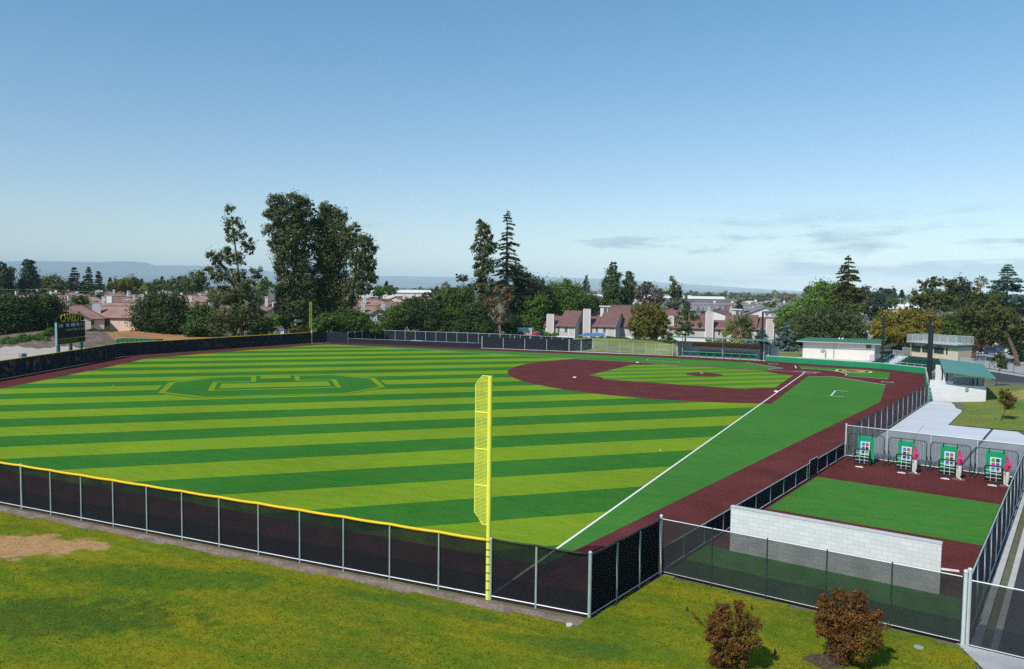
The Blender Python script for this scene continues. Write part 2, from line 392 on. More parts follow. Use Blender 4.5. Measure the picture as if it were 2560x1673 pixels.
strip(b, [(-5.75, 2.1), (-11.74, 3.3)], 0.14, zl); strip(b, [(2.1, -5.75), (2.9, -10.4)], 0.14, zl)
strip(b, [(-7.73, 21.75), (-6.2, 21.75), (-6.2, 27.6), (-7.7, 27.6)], 0.13, zl)
strip(b, [(21.75, -6.6), (21.75, -5.2), (27.5, -5.2), (27.5, -6.4)], 0.13, zl)
for cx, cy_ in ((-11.75, 7.3), (6.6, -11.4)): strip(b, arc(cx, cy_, 0.76, 0, 360, 28), 0.11, zl)
o = b.obj('field_lines', m_white); o['kind'] = 'structure'
# bases, plate, rubber
def slab(name, label, cat, cx, cy_, hw, hd, z0, z1, rot=0, group=None):
    b = MB(); q = []
    for dx, dy in ((-hw, -hd), (hw, -hd), (hw, hd), (-hw, hd)):
        q.append((cx+dx*math.cos(rot)-dy*math.sin(rot), cy_+dx*math.sin(rot)+dy*math.cos(rot), z0))
    b.prism(q, (0, 0, z1-z0)); return tag(b.obj(name, m_white), label, cat, group)
slab('base', 'white first base bag on the far foul line beside the dugout bank', 'base', 27.24, .19, .22, .22, .01, .12, group='infield bases')
slab('base', 'white second base bag alone in the middle of the wide clay arc', 'base', h, h, .22, .22, .01, .12, group='infield bases')
slab('base', 'white third base bag on the near foul line', 'base', .19, 27.24, .24, .24, .01, .12, group='infield bases')
slab('pitching_rubber', 'white pitching rubber on top of the clay mound', 'rubber', rub, rub, .35, .10, .22, .275, R(-45))
b = MB(); q = [(.0, .0), (.3, 0), (.43, .21), (.21, .43), (0, .3)]; b.prism([(x, y, .008) for x, y in q], (0, 0, .02)); tag(b.obj('home_plate', m_white), 'white home plate in the clay circle between the batter boxes', 'home plate')

# block letter C in the outfield turf and in paint behind home plate
def octo(ct, half_s, half_t, ch_s, ch_t):
    return [st(-half_s+0, ct-ch_t), st(-half_s, ct+ch_t), st(-ch_s, ct+half_t), st(ch_s, ct+half_t), st(half_s, ct+ch_t), st(half_s, ct-ch_t), st(ch_s, ct-half_t), st(-ch_s, ct-half_t)]
ct = 79.2
def chole(k): return [st(-4.3+k, ct-7.7+k), st(-4.3+k, ct+7.7-k), st(4.3-k, ct+7.7-k), st(4.3-k, ct+3.1-k), st(10.0-(0 if k == 0 else 0), ct+3.1-k), st(10.0, ct-3.1+k), st(4.3-k, ct-3.1+k), st(4.3-k, ct-7.7+k)]
sheet('turf_letter', octo(ct, 10.3, 13.4, 5.0, 8.2), 0.004, m_darkgreen)
sheet('turf_letter', octo(ct, 9.95, 13.0, 4.85, 8.0), 0.008, m_lightgreen)
sheet('turf_letter', octo(ct, 9.35, 12.25, 4.55, 7.6), 0.012, m_darkgreen)
sheet('turf_letter', chole(0.0), 0.016, m_lightgreen)
sheet('turf_letter', chole(0.62), 0.020, m_darkgreen)
sheet('turf_letter', chole(1.15), 0.024, m_turf)
m_gold = mat('gold_paint', (0.55, 0.36, 0.07), 0.7, 0.1); m_cream = mat('cream_paint', (0.68, 0.62, 0.33), 0.7, 0.08); m_blackp = mat('black_paint', (0.018, 0.017, 0.012), 0.8, 0.2)
ct2 = -9.15
def sc(pts, k): c0 = st(0, ct2); return [(c0[0]+(x-c0[0])*k, c0[1]+(y-c0[1])*k) for x, y in pts]
o8 = [st(-2.6, ct2-.9), st(-2.6, ct2+.9), st(-1.1, ct2+2.6), st(1.1, ct2+2.6), st(2.6, ct2+.9), st(2.6, ct2-.9), st(1.1, ct2-2.6), st(-1.1, ct2-2.6)]
sheet('painted_emblem', sc(o8, 1.04), 0.006, m_cream); sheet('painted_emblem', sc(o8, 0.90), 0.010, m_blackp); sheet('painted_emblem', sc(o8, 0.66), 0.014, m_gold)
sheet('painted_emblem', [st(-.75, ct2-.9), st(-.75, ct2+.9), st(.75, ct2+.9), st(.75, ct2+.35), st(1.72, ct2+.35), st(1.72, ct2-.35), st(.75, ct2-.35), st(.75, ct2-.9)], 0.018, m_blackp)

# bullpen floor, plaza, service road
def bl(y): return -5.3-(95.13-y)*0.1696          # x of the low fence line at y
sheet('bullpen_clay', [(-5.32, 95.1), (-10.55, 64.3), (-21.9, 66.2), (-16.8, 96.5)], -0.002, m_clay)
sheet('bullpen_turf', [(-9.36, 72.4), (-19.95, 74.15), (-18.3, 83.5), (-7.72, 82.1)], 0.004, m_foul)
sheet('bullpen_turf', [(-6.15, 90.3), (-17.8, 91.9), (-16.85, 96.4), (-5.35, 95.0)], 0.004, m_foul)
m_plaza = mat('plaza_concrete', (0.52, 0.55, 0.59), 0.85, 0.05, 0.35, fine=0.05, fine_scale=12)
o = sheet('concrete_path', [(-10.6, 64.15), (-13.4, 48.0), (-16.75, 26.2), (-20.0, 26.2), (-20.0, 31.2), (-18.05, 43.8), (-24.05, 44.6), (-40, 47), (-40, 69.0), (-21.9, 66.1)], 0.03, m_plaza)
m_joint = mat('joint', (0.19, 0.20, 0.22), 0.9, 0.1); b = MB()
for q in ([(-14.4, 41.8), (-18.3, 42.2)], [(-13.2, 50), (-40, 54)], [(-11.9, 57), (-40, 61)], [(-15.6, 33.0), (-19.5, 33.4)], [(-16.0, 45.0), (-14.0, 64.8)], [(-27.5, 45.2), (-26.0, 66.9)]): strip(b, q, 0.035, 0.034)
b.obj('joint_lines', m_joint)['kind'] = 'structure'
b = MB(); strip(b, [(-21.6, 44.3), (-17.9, 65.3)], 0.2, 0.038); b.obj('drain_channel', mat('drain_dark', (0.05, 0.055, 0.07), 0.7, 0.2))['kind'] = 'structure'
sheet('service_road', [(-22.6, 66.3), (-17.75, 96.8), (-60, 103), (-60, 72)], 0.0, m_asph)
b = MB(); b.obox((-22.05, 66.3), (-17.2, 96.6), 0.28, -0.05, 0.10); b.obox((-22.6, 66.3), (-17.75, 96.6), 0.22, -0.05, 0.07); b.obj('kerb', m_kerb)['kind'] = 'structure'
m_lot = mat('dirt_lot', (0.42, 0.36, 0.31), 0.95, 0.12, 0.3, fine=0.12, fine_scale=3)
m_soil = mat('bare_soil', (0.145, 0.105, 0.085), 0.95, 0.35, 0.5, bump=0.5, fine=0.4, fine_scale=2.2)
m_straw = mat('dry_grass', (0.36, 0.19, 0.075), 0.95, 0.25, 0.35, bump=0.4, fine=0.35, fine_scale=3)
def fan_patch(name, u0, u1, f0, f1, m, base, nu=90, nd=26):
    V = []
    for i in range(nu+1):
        u = u0+(u1-u0)*i/nu
        for j in range(nd+1):
            d0_, d1_ = f0(u), f1(u); q = gnd(u, d0_+(d1_-d0_)*j/nd); V.append((q[0], q[1], float(terr(q[0], q[1]))+base))
    i, j = np.meshgrid(np.arange(nu), np.arange(nd), indexing='ij'); a = (i*(nd+1)+j).ravel()
    me = fast_mesh(name, np.array(V), np.stack([a, a+1, a+nd+2, a+nd+1], 1), [m]); me.polygons.foreach_set('use_smooth', [True]*len(me.polygons))
    o = bpy.data.objects.new(name, me); C.objects.link(o); o['kind'] = 'structure'; return o
fence_d = lambda u: float(np.interp(u, [-200, 0, 151, 306, 513, 662], [104, 119, 131, 150, 160, 168]))+1.0
edge1 = lambda u: 174-.02*u+2.5*math.sin(u*.05)+1.2*math.sin(u*.19)
fan_patch('gravel_lot', -160, 300, fence_d, lambda u: max(fence_d(u)+2, edge1(u)), m_lot, 0.07)
fan_patch('spoil_heap', -160, 345, lambda u: max(fence_d(u)+1, edge1(u)-.3-max(0, u-220)*.12), lambda u: 204+3*math.sin(u*.04), m_soil, 0.10)
fan_patch('dry_bank', 215, 560, lambda u: max(fence_d(u)+1, 196-max(0, u-240)*.38+2*math.sin(u*.11)), lambda u: 228, m_straw, 0.14)
m_lawn2 = mat('bank_grass', (0.165, 0.20, 0.055), 0.9, 0.3, 0.18, bump=0.3, fine=0.18, fine_scale=4)
grid('grass_bank', 5, 62, -46, -17.5, 1.0, m_lawn2, 0.02, lambda x, y: (y < -17.6-np.clip((x-25.6)*-0.0, 0, 1)+np.clip(x-25.6, 0, 99)*.162) & ((x > 27) | (y < -22)))
# lawns (their own materials: dry patches and mown streaks belong to the grass)
def lawn_mat(name, patches, green=(0.112, 0.172, 0.012), olive=(0.215, 0.205, 0.012), dark=(0.055, 0.120, 0.015), soil=(0.40, 0.235, 0.115), rot=-20):
    m, t, b = new_mat(name); g = N(t, 'ShaderNodeNewGeometry')
    def nz(sc, det, vec=None, rough=0.5):
        n = N(t, 'ShaderNodeTexNoise'); n.inputs['Scale'].default_value = sc; n.inputs['Detail'].default_value = det; n.inputs['Roughness'].default_value = rough
        L(t, vec or g.outputs['Position'], n.inputs['Vector']); return n.outputs[0]
    mp = N(t, 'ShaderNodeMapping'); mp.inputs['Rotation'].default_value = (0, 0, R(rot)); mp.inputs['Scale'].default_value = (0.35, 1.6, 1); L(t, g.outputs['Position'], mp.inputs[0])
    def mixc(f, a, c):
        mx = N(t, 'ShaderNodeMix', data_type='RGBA'); L(t, f, mx.inputs['Factor'])
        for k, q in (('A', a), ('B', c)):
            if isinstance(q, tuple): mx.inputs[k].default_value = (*q, 1)
            else: L(t, q, mx.inputs[k])
        return mx.outputs['Result']
    c = mixc(maprange(t, nz(0.55, 8, mp.outputs[0], 0.68), 0.36, 0.62), green, olive)
    c = mixc(mathn(t, 'MULTIPLY', maprange(t, nz(0.16, 8, None, 0.66), 0.46, 0.66), 0.55), c, dark)
    s = N(t, 'ShaderNodeSeparateXYZ'); L(t, g.outputs['Position'], s.inputs[0])
    for (px, py, rx, ry, rotd, col, amt) in patches:
        cr, sr = math.cos(R(rotd)), math.sin(R(rotd))
        dx = mathn(t, 'SUBTRACT', s.outputs[0], px); dy = mathn(t, 'SUBTRACT', s.outputs[1], py)
        u = mathn(t, 'MULTIPLY', mathn(t, 'ADD', mathn(t, 'MULTIPLY', dx, cr), mathn(t, 'MULTIPLY', dy, sr)), 1/rx)
        v = mathn(t, 'MULTIPLY', mathn(t, 'SUBTRACT', mathn(t, 'MULTIPLY', dy, cr), mathn(t, 'MULTIPLY', dx, sr)), 1/ry)
        d = mathn(t, 'SQRT', mathn(t, 'ADD', mathn(t, 'MULTIPLY', u, u), mathn(t, 'MULTIPLY', v, v)))
        d = mathn(t, 'ADD', d, maprange(t, nz(0.9, 6, None, 0.65), 0.25, 0.75, -0.55, 0.55, False))
        c = mixc(mathn(t, 'MULTIPLY', maprange(t, d, 1.12, 0.72), amt), c, col)
    h = N(t, 'ShaderNodeHueSaturation'); L(t, c, h.inputs['Color'])
    v = mathn(t, 'ADD', maprange(t, nz(2.2, 8, None, 0.78), 0.3, 0.7, -0.32, 0.32, False), maprange(t, nz(9, 6, None, 0.8), 0.3, 0.7, -0.30, 0.30, False))
    L(t, mathn(t, 'ADD', v, 1.0), h.inputs['Value']); L(t, h.outputs[0], b.inputs['Base Color'])
    b.inputs['Roughness'].default_value = 1.0; b.inputs['Specular IOR Level'].default_value = 0.03
    bn = N(t, 'ShaderNodeBump'); bn.inputs['Strength'].default_value = 0.8; bn.inputs['Distance'].default_value = 0.06
    L(t, nz(11, 5, None, 0.75), bn.inputs['Height']); L(t, bn.outputs[0], b.inputs['Normal'])
    return m
soil = (0.43, 0.25, 0.12)
m_lawn = lawn_mat('lawn', [(23.3, 107.5, 4.6, 1.8, 28, soil, 0.95), (20.6, 105.5, 2.6, 0.6, 18, soil, 0.85), (5.2, 112.3, 4.2, 0.35, 28, soil, 0.6), (14.5, 111.5, 7, 1.8, 30, (0.034, 0.088, 0.015), 0.7), (13.5, 106.3, 6, 1.3, 22, (0.05, 0.125, 0.014), 0.65), (-4.6, 103.6, 2.2, .8, 10, (0.045, 0.115, 0.020), 0.6), (2.0, 103.2, 4.5, 0.45, 5, (0.06, 0.13, 0.018), 0.6)])
def fence_y(x): return np.interp(x, [-4.27, 0.0, 28.5, 52.0, 78], [100.96, 101.25, 103.1, 104.6, 99.5])
def lawn_keep(x, y):
    a = y > fence_y(x)+0.9
    tri = (x < -4.3) & (y > 95.13+(x+5.3)*-0.12+0.25) & (x > -17.2)
    tri2 = (x < -4.3) & (x < -4.27-(100.96-y)*0.1766-0.12)
    return np.where(x >= -4.3, a, tri & ((y > 100.9) | tri2)) & ~((x < -16.6-(y-96.5)*0.42))
grid('lawn', -24, 60, 95, 150, 0.3, m_lawn, 0.0, lawn_keep)
m_edge = mat('edge_soil', (0.22, 0.165, 0.135), 0.95, 0.3, 1.2, bump=0.6, fine=0.35, fine_scale=8)
sheet('soil_strip', [(-5.45, 95.0), (-4.5, 101.25), (0, 101.55), (28.5, 103.4), (52, 104.9), (52, 106.1), (28.5, 104.5), (0, 102.5), (-4.6, 102.2), (-6.0, 95.2)], -0.012, m_edge)
sheet('concrete_apron', [(-16.6, 96.55), (-30, 98.4), (-34, 112), (-23.5, 112), (-17.6, 99.0)], 0.006, mat('apron_concrete', (0.38, 0.39, 0.40), 0.7, 0.2, 0.6, fine=0.08, fine_scale=10))
m_lawn3 = lawn_mat('side_lawn', [(-27.5, 24.0, 2.6, 7.0, 8, (0.36, 0.27, 0.10), 0.8), (-24.6, 30, 1.0, 5, 8, (0.06, 0.15, 0.03), 0.5)], green=(0.12, 0.185, 0.035), olive=(0.20, 0.20, 0.05), dark=(0.07, 0.15, 0.035))
grid('side_lawn', -48, -17.4, 8, 47, 0.3, m_lawn3, 0.035, lambda x, y: (x < np.interp(y, [8, 26.2, 31.2, 43.8], [-22.9, -20.1, -20.1, -18.15])) & ((y < 44.4-(x+24.0)*0.15)) & ((x > -24) | (y > -99)) & (y > 9-(x+23)*.25))
# ------------------------------------------------------------------ fences
m_galv = mat('galvanised', (0.42, 0.50, 0.49), 0.45, 0.12, 2.0, metal=0.35)
m_galv2 = mat('bright_galvanised', (0.60, 0.66, 0.66), 0.45, 0.08, 2.0, metal=0.2)
m_dkpost = mat('dark_coated_steel', (0.035, 0.05, 0.05), 0.5, 0.2)
m_yel = mat('yellow_cap', (0.80, 0.50, 0.01), 0.5, 0.06, 3)
m_yel2 = mat('yellow_paint', (0.78, 0.80, 0.10), 0.45, 0.05, 2)
m_blk = mat('black_cap', (0.018, 0.018, 0.021), 0.55, 0.2)
m_screen = screen_mat('windscreen_black', (0.010, 0.011, 0.014), 0.87)
m_screen_far = screen_mat('windscreen_navy', (0.018, 0.022, 0.032), 1.0)
m_screen_thin = screen_mat('windscreen_grey', (0.075, 0.082, 0.085), 0.62)
m_screen_mid = screen_mat('windscreen_soft', (0.016, 0.018, 0.021), 0.68)
m_link = link_mat('chain_link', (0.55, 0.60, 0.60), 0.056, 0.0095)
m_link_far = link_mat('chain_link_fine', (0.42, 0.47, 0.46), 0.06, 0.0032)

def along(pts, step):
    P = [np.array(p, float) for p in pts]; out = [P[0]]; acc = 0.0
    for a, b in zip(P[:-1], P[1:]):
        l = np.linalg.norm(b-a); n = max(1, round(l/step))
        for k in range(1, n+1): out.append(a+(b-a)*k/n)
    return out
POSTM = {}
def post_mesh(h, r, m, cap=True):
    k = (round(h, 2), r, m.name)
    if k not in POSTM:
        b = MB(); b.tube([(0, 0, -0.1), (0, 0, h)], r, 10); 
        if cap: b.ball((0, 0, h+r*.4), r*1.25, 8, 5)
        o = b.obj('post', m); POSTM[k] = o.data; bpy.data.objects.remove(o)
    return POSTM[k]
def panel(b, a, c, z0, z1, off=0.0):
    a = np.array(a[:2], float); c = np.array(c[:2], float); d = c-a; l = np.linalg.norm(d); n = np.array([-d[1], d[0]])/l*off
    if b.uv is None: b.uv = []
    b.quad((*(a+n), z0), (*(c+n), z0), (*(c+n), z1), (*(a+n), z1)); u0 = getattr(b, 'u', 0.0); b.u = u0+l
    b.uv += [(u0, z0), (u0+l, z0), (u0+l, z1), (u0, z1)]
def fence(name, label, pts, h, cap=None, screen=None, link=None, post=None, step=2.44, postr=0.032, cap_r=0.03, rail=None, bottom=True, cat='fence', soff=0.0, loff=0.03, corner=True, group=None, sag=0.0, ends=(True, True), z0=0.0, scr_h=None):
    post = post or m_galv; rail = rail or m_galv2
    t = thing(name, label, cat, (pts[0][0], pts[0][1], z0), 0, group); off = np.array([pts[0][0], pts[0][1]])
    P = along(pts, step); corners = [tuple(np.round(p, 3)) for p in pts]
    pm = post_mesh(h-0.02, postr, post, cap is None); pc = post_mesh(h+0.04, postr*1.5, post)
    for i, p in enumerate(P):
        if (i == 0 and not ends[0]) or (i == len(P)-1 and not ends[1]): continue
        isc = corner and tuple(np.round(p, 3)) in corners
        inst(pc if isc else pm, 'post', t, (p[0]-off[0], p[1]-off[1], 0))
    b = MB()
    if cap is not None:
        path = []
        for i, p in enumerate(P):
            path.append((p[0], p[1], h+z0+sag))
            if sag and i < len(P)-1:
                for f in (0.25, .5, .75):
                    q = p+(P[i+1]-p)*f; path.append((q[0], q[1], h+z0+sag*(1-4*f*(1-f)*2.0)))
        b.tube(path, cap_r, 8); b.obj('top_cap', cap, t, smooth=True)
    else:
        b.tube([(p[0], p[1], h+z0-0.02) for p in pts], 0.022, 8); b.obj('top_rail', rail, t)
    if bottom:
        b = MB(); b.tube([(p[0], p[1], 0.10+z0) for p in pts], 0.024, 6); b.obj('bottom_rail', rail, t)
    if screen is not None:
        b = MB()
        for a, c in zip(P[:-1], P[1:]): panel(b, a, c, 0.05+z0, (scr_h or h-0.03)+z0, soff)
        b.obj('windscreen', screen, t)
    if link is not None:
        b = MB()
        for a, c in zip(P[:-1], P[1:]): panel(b, a, c, 0.06+z0, h-0.03+z0, loff)
        b.obj('chain_link', link, t)
    return t
H8 = 2.37
fence('outfield_fence', 'long outfield fence with golden yellow cap and black windscreen, crossing the foreground lawn edge', [(-0.12, 101.25), (28.5, 103.1), (52.0, 104.6)], H8, m_yel, m_screen, m_link, m_galv, 2.36, 0.036, 0.062, soff=-0.05, loff=-0.085, sag=0.012)
fence('outfield_fence', 'far outfield fence with thin yellow cap, running past the scoreboard to the distant foul pole', [(78, 99.5), (84.5, 78.5), (94.3, 60.2), (104.3, 42.6), (101.35, -0.64)], H8, m_yel, m_screen_far, None, m_galv, 2.44, 0.035, 0.065, soff=-0.06, loff=-0.08, sag=0.0)
fence('corner_fence', 'short black capped fence panel between the near foul pole and its corner post', [(0.12, 101.25), (-4.27, 100.96)], H8+0.06, m_blk, m_screen, m_link, m_galv, 2.3, 0.045, 0.045, soff=0.05, loff=0.085, sag=0.02, ends=(False, True))
fence('corner_fence', 'black windscreen fence turning back from the corner post towards the bullpen', [(-4.33, 100.9), (-5.30, 95.2)], H8+0.06, m_blk, screen_mat('windscreen_dense', (0.010, 0.010, 0.014), 1.06), None, m_galv, 2.0, 0.038, 0.045, soff=0.07, sag=0.02, ends=(False, False))
bpf = [(-5.30, 95.13), (-16.74, 96.52)]
fence('bullpen_fence', 'chain link fence with thin dark screen in front of the white block wall', bpf, 2.46, None, m_screen_mid, m_link, m_dkpost, 2.29, 0.030, loff=0.05, soff=-0.02)
t = thing('corner_post', 'tall galvanised post with round cap where the bullpen fence meets the black corner fence', 'fence post', (-5.30, 95.17, 0))
b = MB(); b.tube([(-5.3, 95.17, -.1), (-5.3, 95.17, 2.55)], 0.06, 12); b.obj('post', m_galv2, t); b = MB(); b.ball((-5.3, 95.17, 2.58), 0.075); b.obj('post_cap', m_galv2, t)
fence('bullpen_fence', 'low navy screened fence dividing the bullpen from the near foul territory', [(-5.30, 95.1), (-10.5, 64.5)], 1.08, m_galv, screen_mat('windscreen_navy_dense', (0.012, 0.016, 0.026), 1.06), None, m_galv, 2.44, 0.026, 0.028, soff=0.05, bottom=True, ends=(False, False))
fence('bullpen_fence', 'tall white railed fence with grey see-through screen behind the four practice nets', [(-10.53, 64.28), (-21.9, 66.15), (-30, 67.5)], 2.42, None, m_screen_thin, m_link_far, m_galv2, 2.6, 0.035, rail=m_galv2, soff=0.06)
fence('bullpen_fence', 'tall side fence with blue grey screen between the bullpen and the service road', [(-16.95, 96.3), (-21.85, 66.4)], 2.40, m_galv, screen_mat('windscreen_blue', (0.030, 0.045, 0.060), 0.93), None, m_galv2, 2.44, 0.03, 0.03, soff=0.06, ends=(True, False))
fence('path_fence', 'grey screened fence along the foul ground beside the concrete path', [(-10.53, 64.28), (-16.55, 27.2)], 2.15, m_blk, screen_mat('windscreen_path', (0.06, 0.06, 0.072), 0.74), None, m_galv2, 2.44, 0.032, 0.03, soff=0.05, ends=(False, True))
# first-base side, mirrored
fence('far_fence', 'dark windscreen fence closing the far corner beside the distant foul pole', [(101.35, -0.8), (100.2, -4.3), (95.2, -5.35)], H8, m_dkpost, m_screen_far, None, m_galv2, 2.4, 0.04, 0.025, soff=-0.05, ends=(False, True), bottom=False)
fence('far_fence', 'low dark fence in front of the distant bullpen', [(95.2, -5.35), (64.28, -10.53)], 1.1, m_galv, m_screen_far, None, m_galv, 2.44, 0.026, 0.026, soff=-0.05, ends=(False, False))
fence('far_fence', 'long white posted fence with dark screen behind the distant bullpen', [(95.2, -5.35), (96.6, -16.8), (66.2, -21.9), (48.0, -20.5)], 2.42, None, m_screen_far, None, m_galv2, 2.6, 0.04, rail=m_galv2, soff=0.07)
fence('far_fence', 'dark screened fence with tall white posts between the distant bullpen and the grass bank', [(64.28, -10.53), (46.0, -13.45), (43.8, -20.5)], H8, m_dkpost, m_screen_far, None, m_galv2, 4.6, 0.05, 0.025, soff=0.06)
fence('far_fence', 'open chain link fence with pale posts in front of the green grass bank', [(46.0, -13.45), (25.9, -16.75)], H8, m_dkpost, None, m_link_far, m_galv2, 2.5, 0.032, 0.022, ends=(False, True))
# gates
def gate(label, a, c, h, mats, bars=1, fill=None, link=None, name='gate', z0=0.0):
    t = thing(name, label, 'gate', (a[0], a[1], z0)); a = np.array(a, float); c = np.array(c, float)
    b = MB(); P = lambda f, z: (*(a+(c-a)*f), z+z0)
    b.tube([P(0, .08), P(0, h), P(1, h), P(1, .08), P(0, .08)], 0.026, 8); b.obj('frame', mats, t)
    for k in range(bars):
        b = MB(); b.tube([P(0, h*(k+1)/(bars+1)), P(1, h*(k+1)/(bars+1))], 0.02, 6); b.obj('brace', mats, t)
    if fill: b = MB(); panel(b, a, c, .1+z0, h-.03+z0, -0.03); b.obj('windscreen', fill, t)
    if link: b = MB(); panel(b, a, c, .1+z0, h-.03+z0, 0.02); b.obj('chain_link', link, t)
    return t
t = gate('wide chain link drive gate on the wet concrete at the lower right corner', (-16.98, 96.66), (-22.2, 97.3), 2.40, m_galv2, 0, m_screen_mid, m_link)
b = MB(); b.tube([(-18.75, 96.88, .08), (-18.75, 96.88, 2.4)], 0.016, 6); b.obj('upright', m_galv, t)
for k, (q, hh) in enumerate((((-16.80, 96.55), 2.62), ((-16.93, 96.40), 2.66))):
    t = thing('gate_post', ('thick galvanised post ending the chain link fence beside the drive gate', 'capped galvanised post standing just behind the thick gate post')[k], 'fence post', (*q, 0))
    b = MB(); b.tube([(*q, -.1), (*q, hh)], 0.07, 12); b.obj('post', m_galv2, t); b = MB(); b.ball((*q, hh+.03), 0.085); b.obj('post_cap', m_galv2, t)
gate('small open gate frame in the low fence of the distant bullpen', (80.2, -7.9), (77.6, -8.3), 1.15, m_galv2, 0)
gate('small white gate in the chain link beside the far dugout', (29.2, -16.35), (26.6, -16.75), 2.2, m_galv2, 1, None, m_link_far)
gate('narrow gate in the low navy bullpen fence', (-9.0+.02, 73.4), (-9.28, 71.75), 1.25, m_galv, 0, screen_mat('windscreen_navy_dense', (0, 0, 0), 1))
for k, (x, y) in enumerate(((57.5, -12.0), (54.2, -12.5))):
    t = thing('gate_post', ('taller white post where the dark far fence changes height', 'second tall white post along the dark far fence, nearer the grass bank')[k], 'fence post', (x, y, 0))
    b = MB(); b.tube([(x, y, -.1), (x, y, 2.75)], 0.08, 10); b.obj('post', m_galv2, t)
# foul poles
def foul_pole(x, y, dx, dy, label):
    t = thing('foul_pole', label, 'foul pole', (x, y, 0)); 
    b = MB(); b.tube([(x, y, -.2), (x, y, 9.0)], 0.092, 16); b.obj('pole', m_yel2, t, smooth=False)
    z0, z1, wd = 2.98, 8.98, 0.66
    P = lambda s, z: (x+dx*s, y+dy*s, z)
    b = MB(); b.tube([P(.05, z0), P(.3, z0), P(wd, z0+.45), P(wd, z1-.35), P(.36, z1), P(.05, z1)], 0.024, 8); b.obj('screen_frame', m_yel2, t)
    for k in (1, 2, 3):
        b = MB(); z = z0+.1+(z1-z0-.1)*k/4; b.tube([P(.05, z), P(wd, z)], 0.026, 6); b.obj('crossbar', m_yel2, t)
    b = MB()                                             # wire grid, real bars
    k = z0+.1
    while k < z1-.05:
        lim = wd-max(0, z0+.45-k)*.8-max(0, k-(z1-.35))*.85; b.tube([P(.08, k), P(max(.12, lim), k)], 0.0085, 4, False); k += 0.055
    for q in np.arange(.11, wd, .055): b.tube([P(q, z0+max(0, q-.3)*1.25), P(q, z1-max(0, q-.36)*1.15)], 0.0085, 4, False)
    b.obj('wire_grid', m_yel2, t)
    for z in (.35, .72, 1.05, 1.4, 1.72, 2.0, 2.33):
        b = MB(); b.tube([(x, y, z-.018), (x, y, z+.018)], 0.105, 14); b.obj('band', mat('band_dark', (.10, .11, .03), .6), t)
    return t
foul_pole(0.0, 101.25, 1, 0.0, 'tall yellow foul pole with wire side screen standing in the foreground fence')
foul_pole(101.3, -0.6, 0.0, 1, 'small distant yellow foul pole in front of the tall dark eucalyptus')
# padded backstop wall
m_pad = mat('green_padding', (0.012, 0.235, 0.10), 0.55, 0.06, 0.6); m_capc = mat('wall_cap', (0.50, 0.50, 0.49), 0.8, 0.06)
t = thing('backstop_wall', 'low padded green wall curving behind home plate with concrete cap', 'wall', (8.8, -16.2, 0))
bw = [(8.8, -16.25), (-10.05, -13.15), (-16.5, -8.75), (-16.55, 8.8)]
for a, c in zip(bw[:-1], bw[1:]):
    L_ = math.hypot(c[0]-a[0], c[1]-a[1]); n = max(1, round(L_/3.6))
    for k in range(n):
        f0, f1 = k/n+.012/L_, (k+1)/n-.012/L_; A = (a[0]+(c[0]-a[0])*f0, a[1]+(c[1]-a[1])*f0); B = (a[0]+(c[0]-a[0])*f1, a[1]+(c[1]-a[1])*f1)
        b = MB(); b.obox(A, B, .14, 0.03, .93); b.obj('pad', m_pad, t)
    n_ = np.array([-(c[1]-a[1]), c[0]-a[0]])/L_*(0.16); n_ = n_ if (n_[0]*(a[0])+n_[1]*a[1]) > 0 else -n_
    b = MB(); b.obox(np.array(a)+n_, np.array(c)+n_, .17, 0, 1.02); b.obj('cap', m_capc, t)
t = thing('wall_end', 'green padded block with white bolts ending the backstop wall by the stairs gate', 'wall pad', (-16.6, 26.4, 0))
b = MB(); b.box(-16.78, 25.55, 0, -16.42, 27.1, 1.55); b.obj('pad', m_pad, t)
b = MB(); 
for z in (.5, .9, 1.3): b.tube([(-16.7, 27.1, z), (-16.7, 27.14, z)], .06, 8)
b.obj('bolt', m_galv2, t)
# rail wall from the backstop to the third-base dugout
fence('rail_wall', 'green topped rail fence in front of the third base dugout', [(-16.55, 8.9), (-16.58, 25.5)], 1.05, m_pad, m_screen_mid, None, m_pad, 2.4, 0.05, 0.06, bottom=True)
# net poles
m_npole = mat('black_pole', (0.014, 0.016, 0.020), 0.42, 0.2, spec=.5)
for (x, y, h_, lab) in ((-10.3, -13.75, 9.0, 'tall black net pole in front of the rust coloured tree and bleachers'), (-16.85, -1.2, 9.3, 'tall black net pole in front of the press box, taller of the close pair'), (-17.0, 8.9, 8.35, 'shorter black net pole right against the taller one near the press box'), (9.6, -17.2, 8.9, 'tall black net pole at the end of the far dugout')):
    t = thing('net_pole', lab, 'pole', (x, y, 0), 0, 'black poles of the backstop net')
    b = MB(); b.tube([(x, y, -.2), (x, y, h_)], [0.20, 0.17], 14); b.obj('pole', m_npole, t, smooth=False)
    b = MB(); b.tube([(x, y, h_), (x, y, h_+.12)], 0.10, 10); b.obj('pole_cap', m_galv, t)
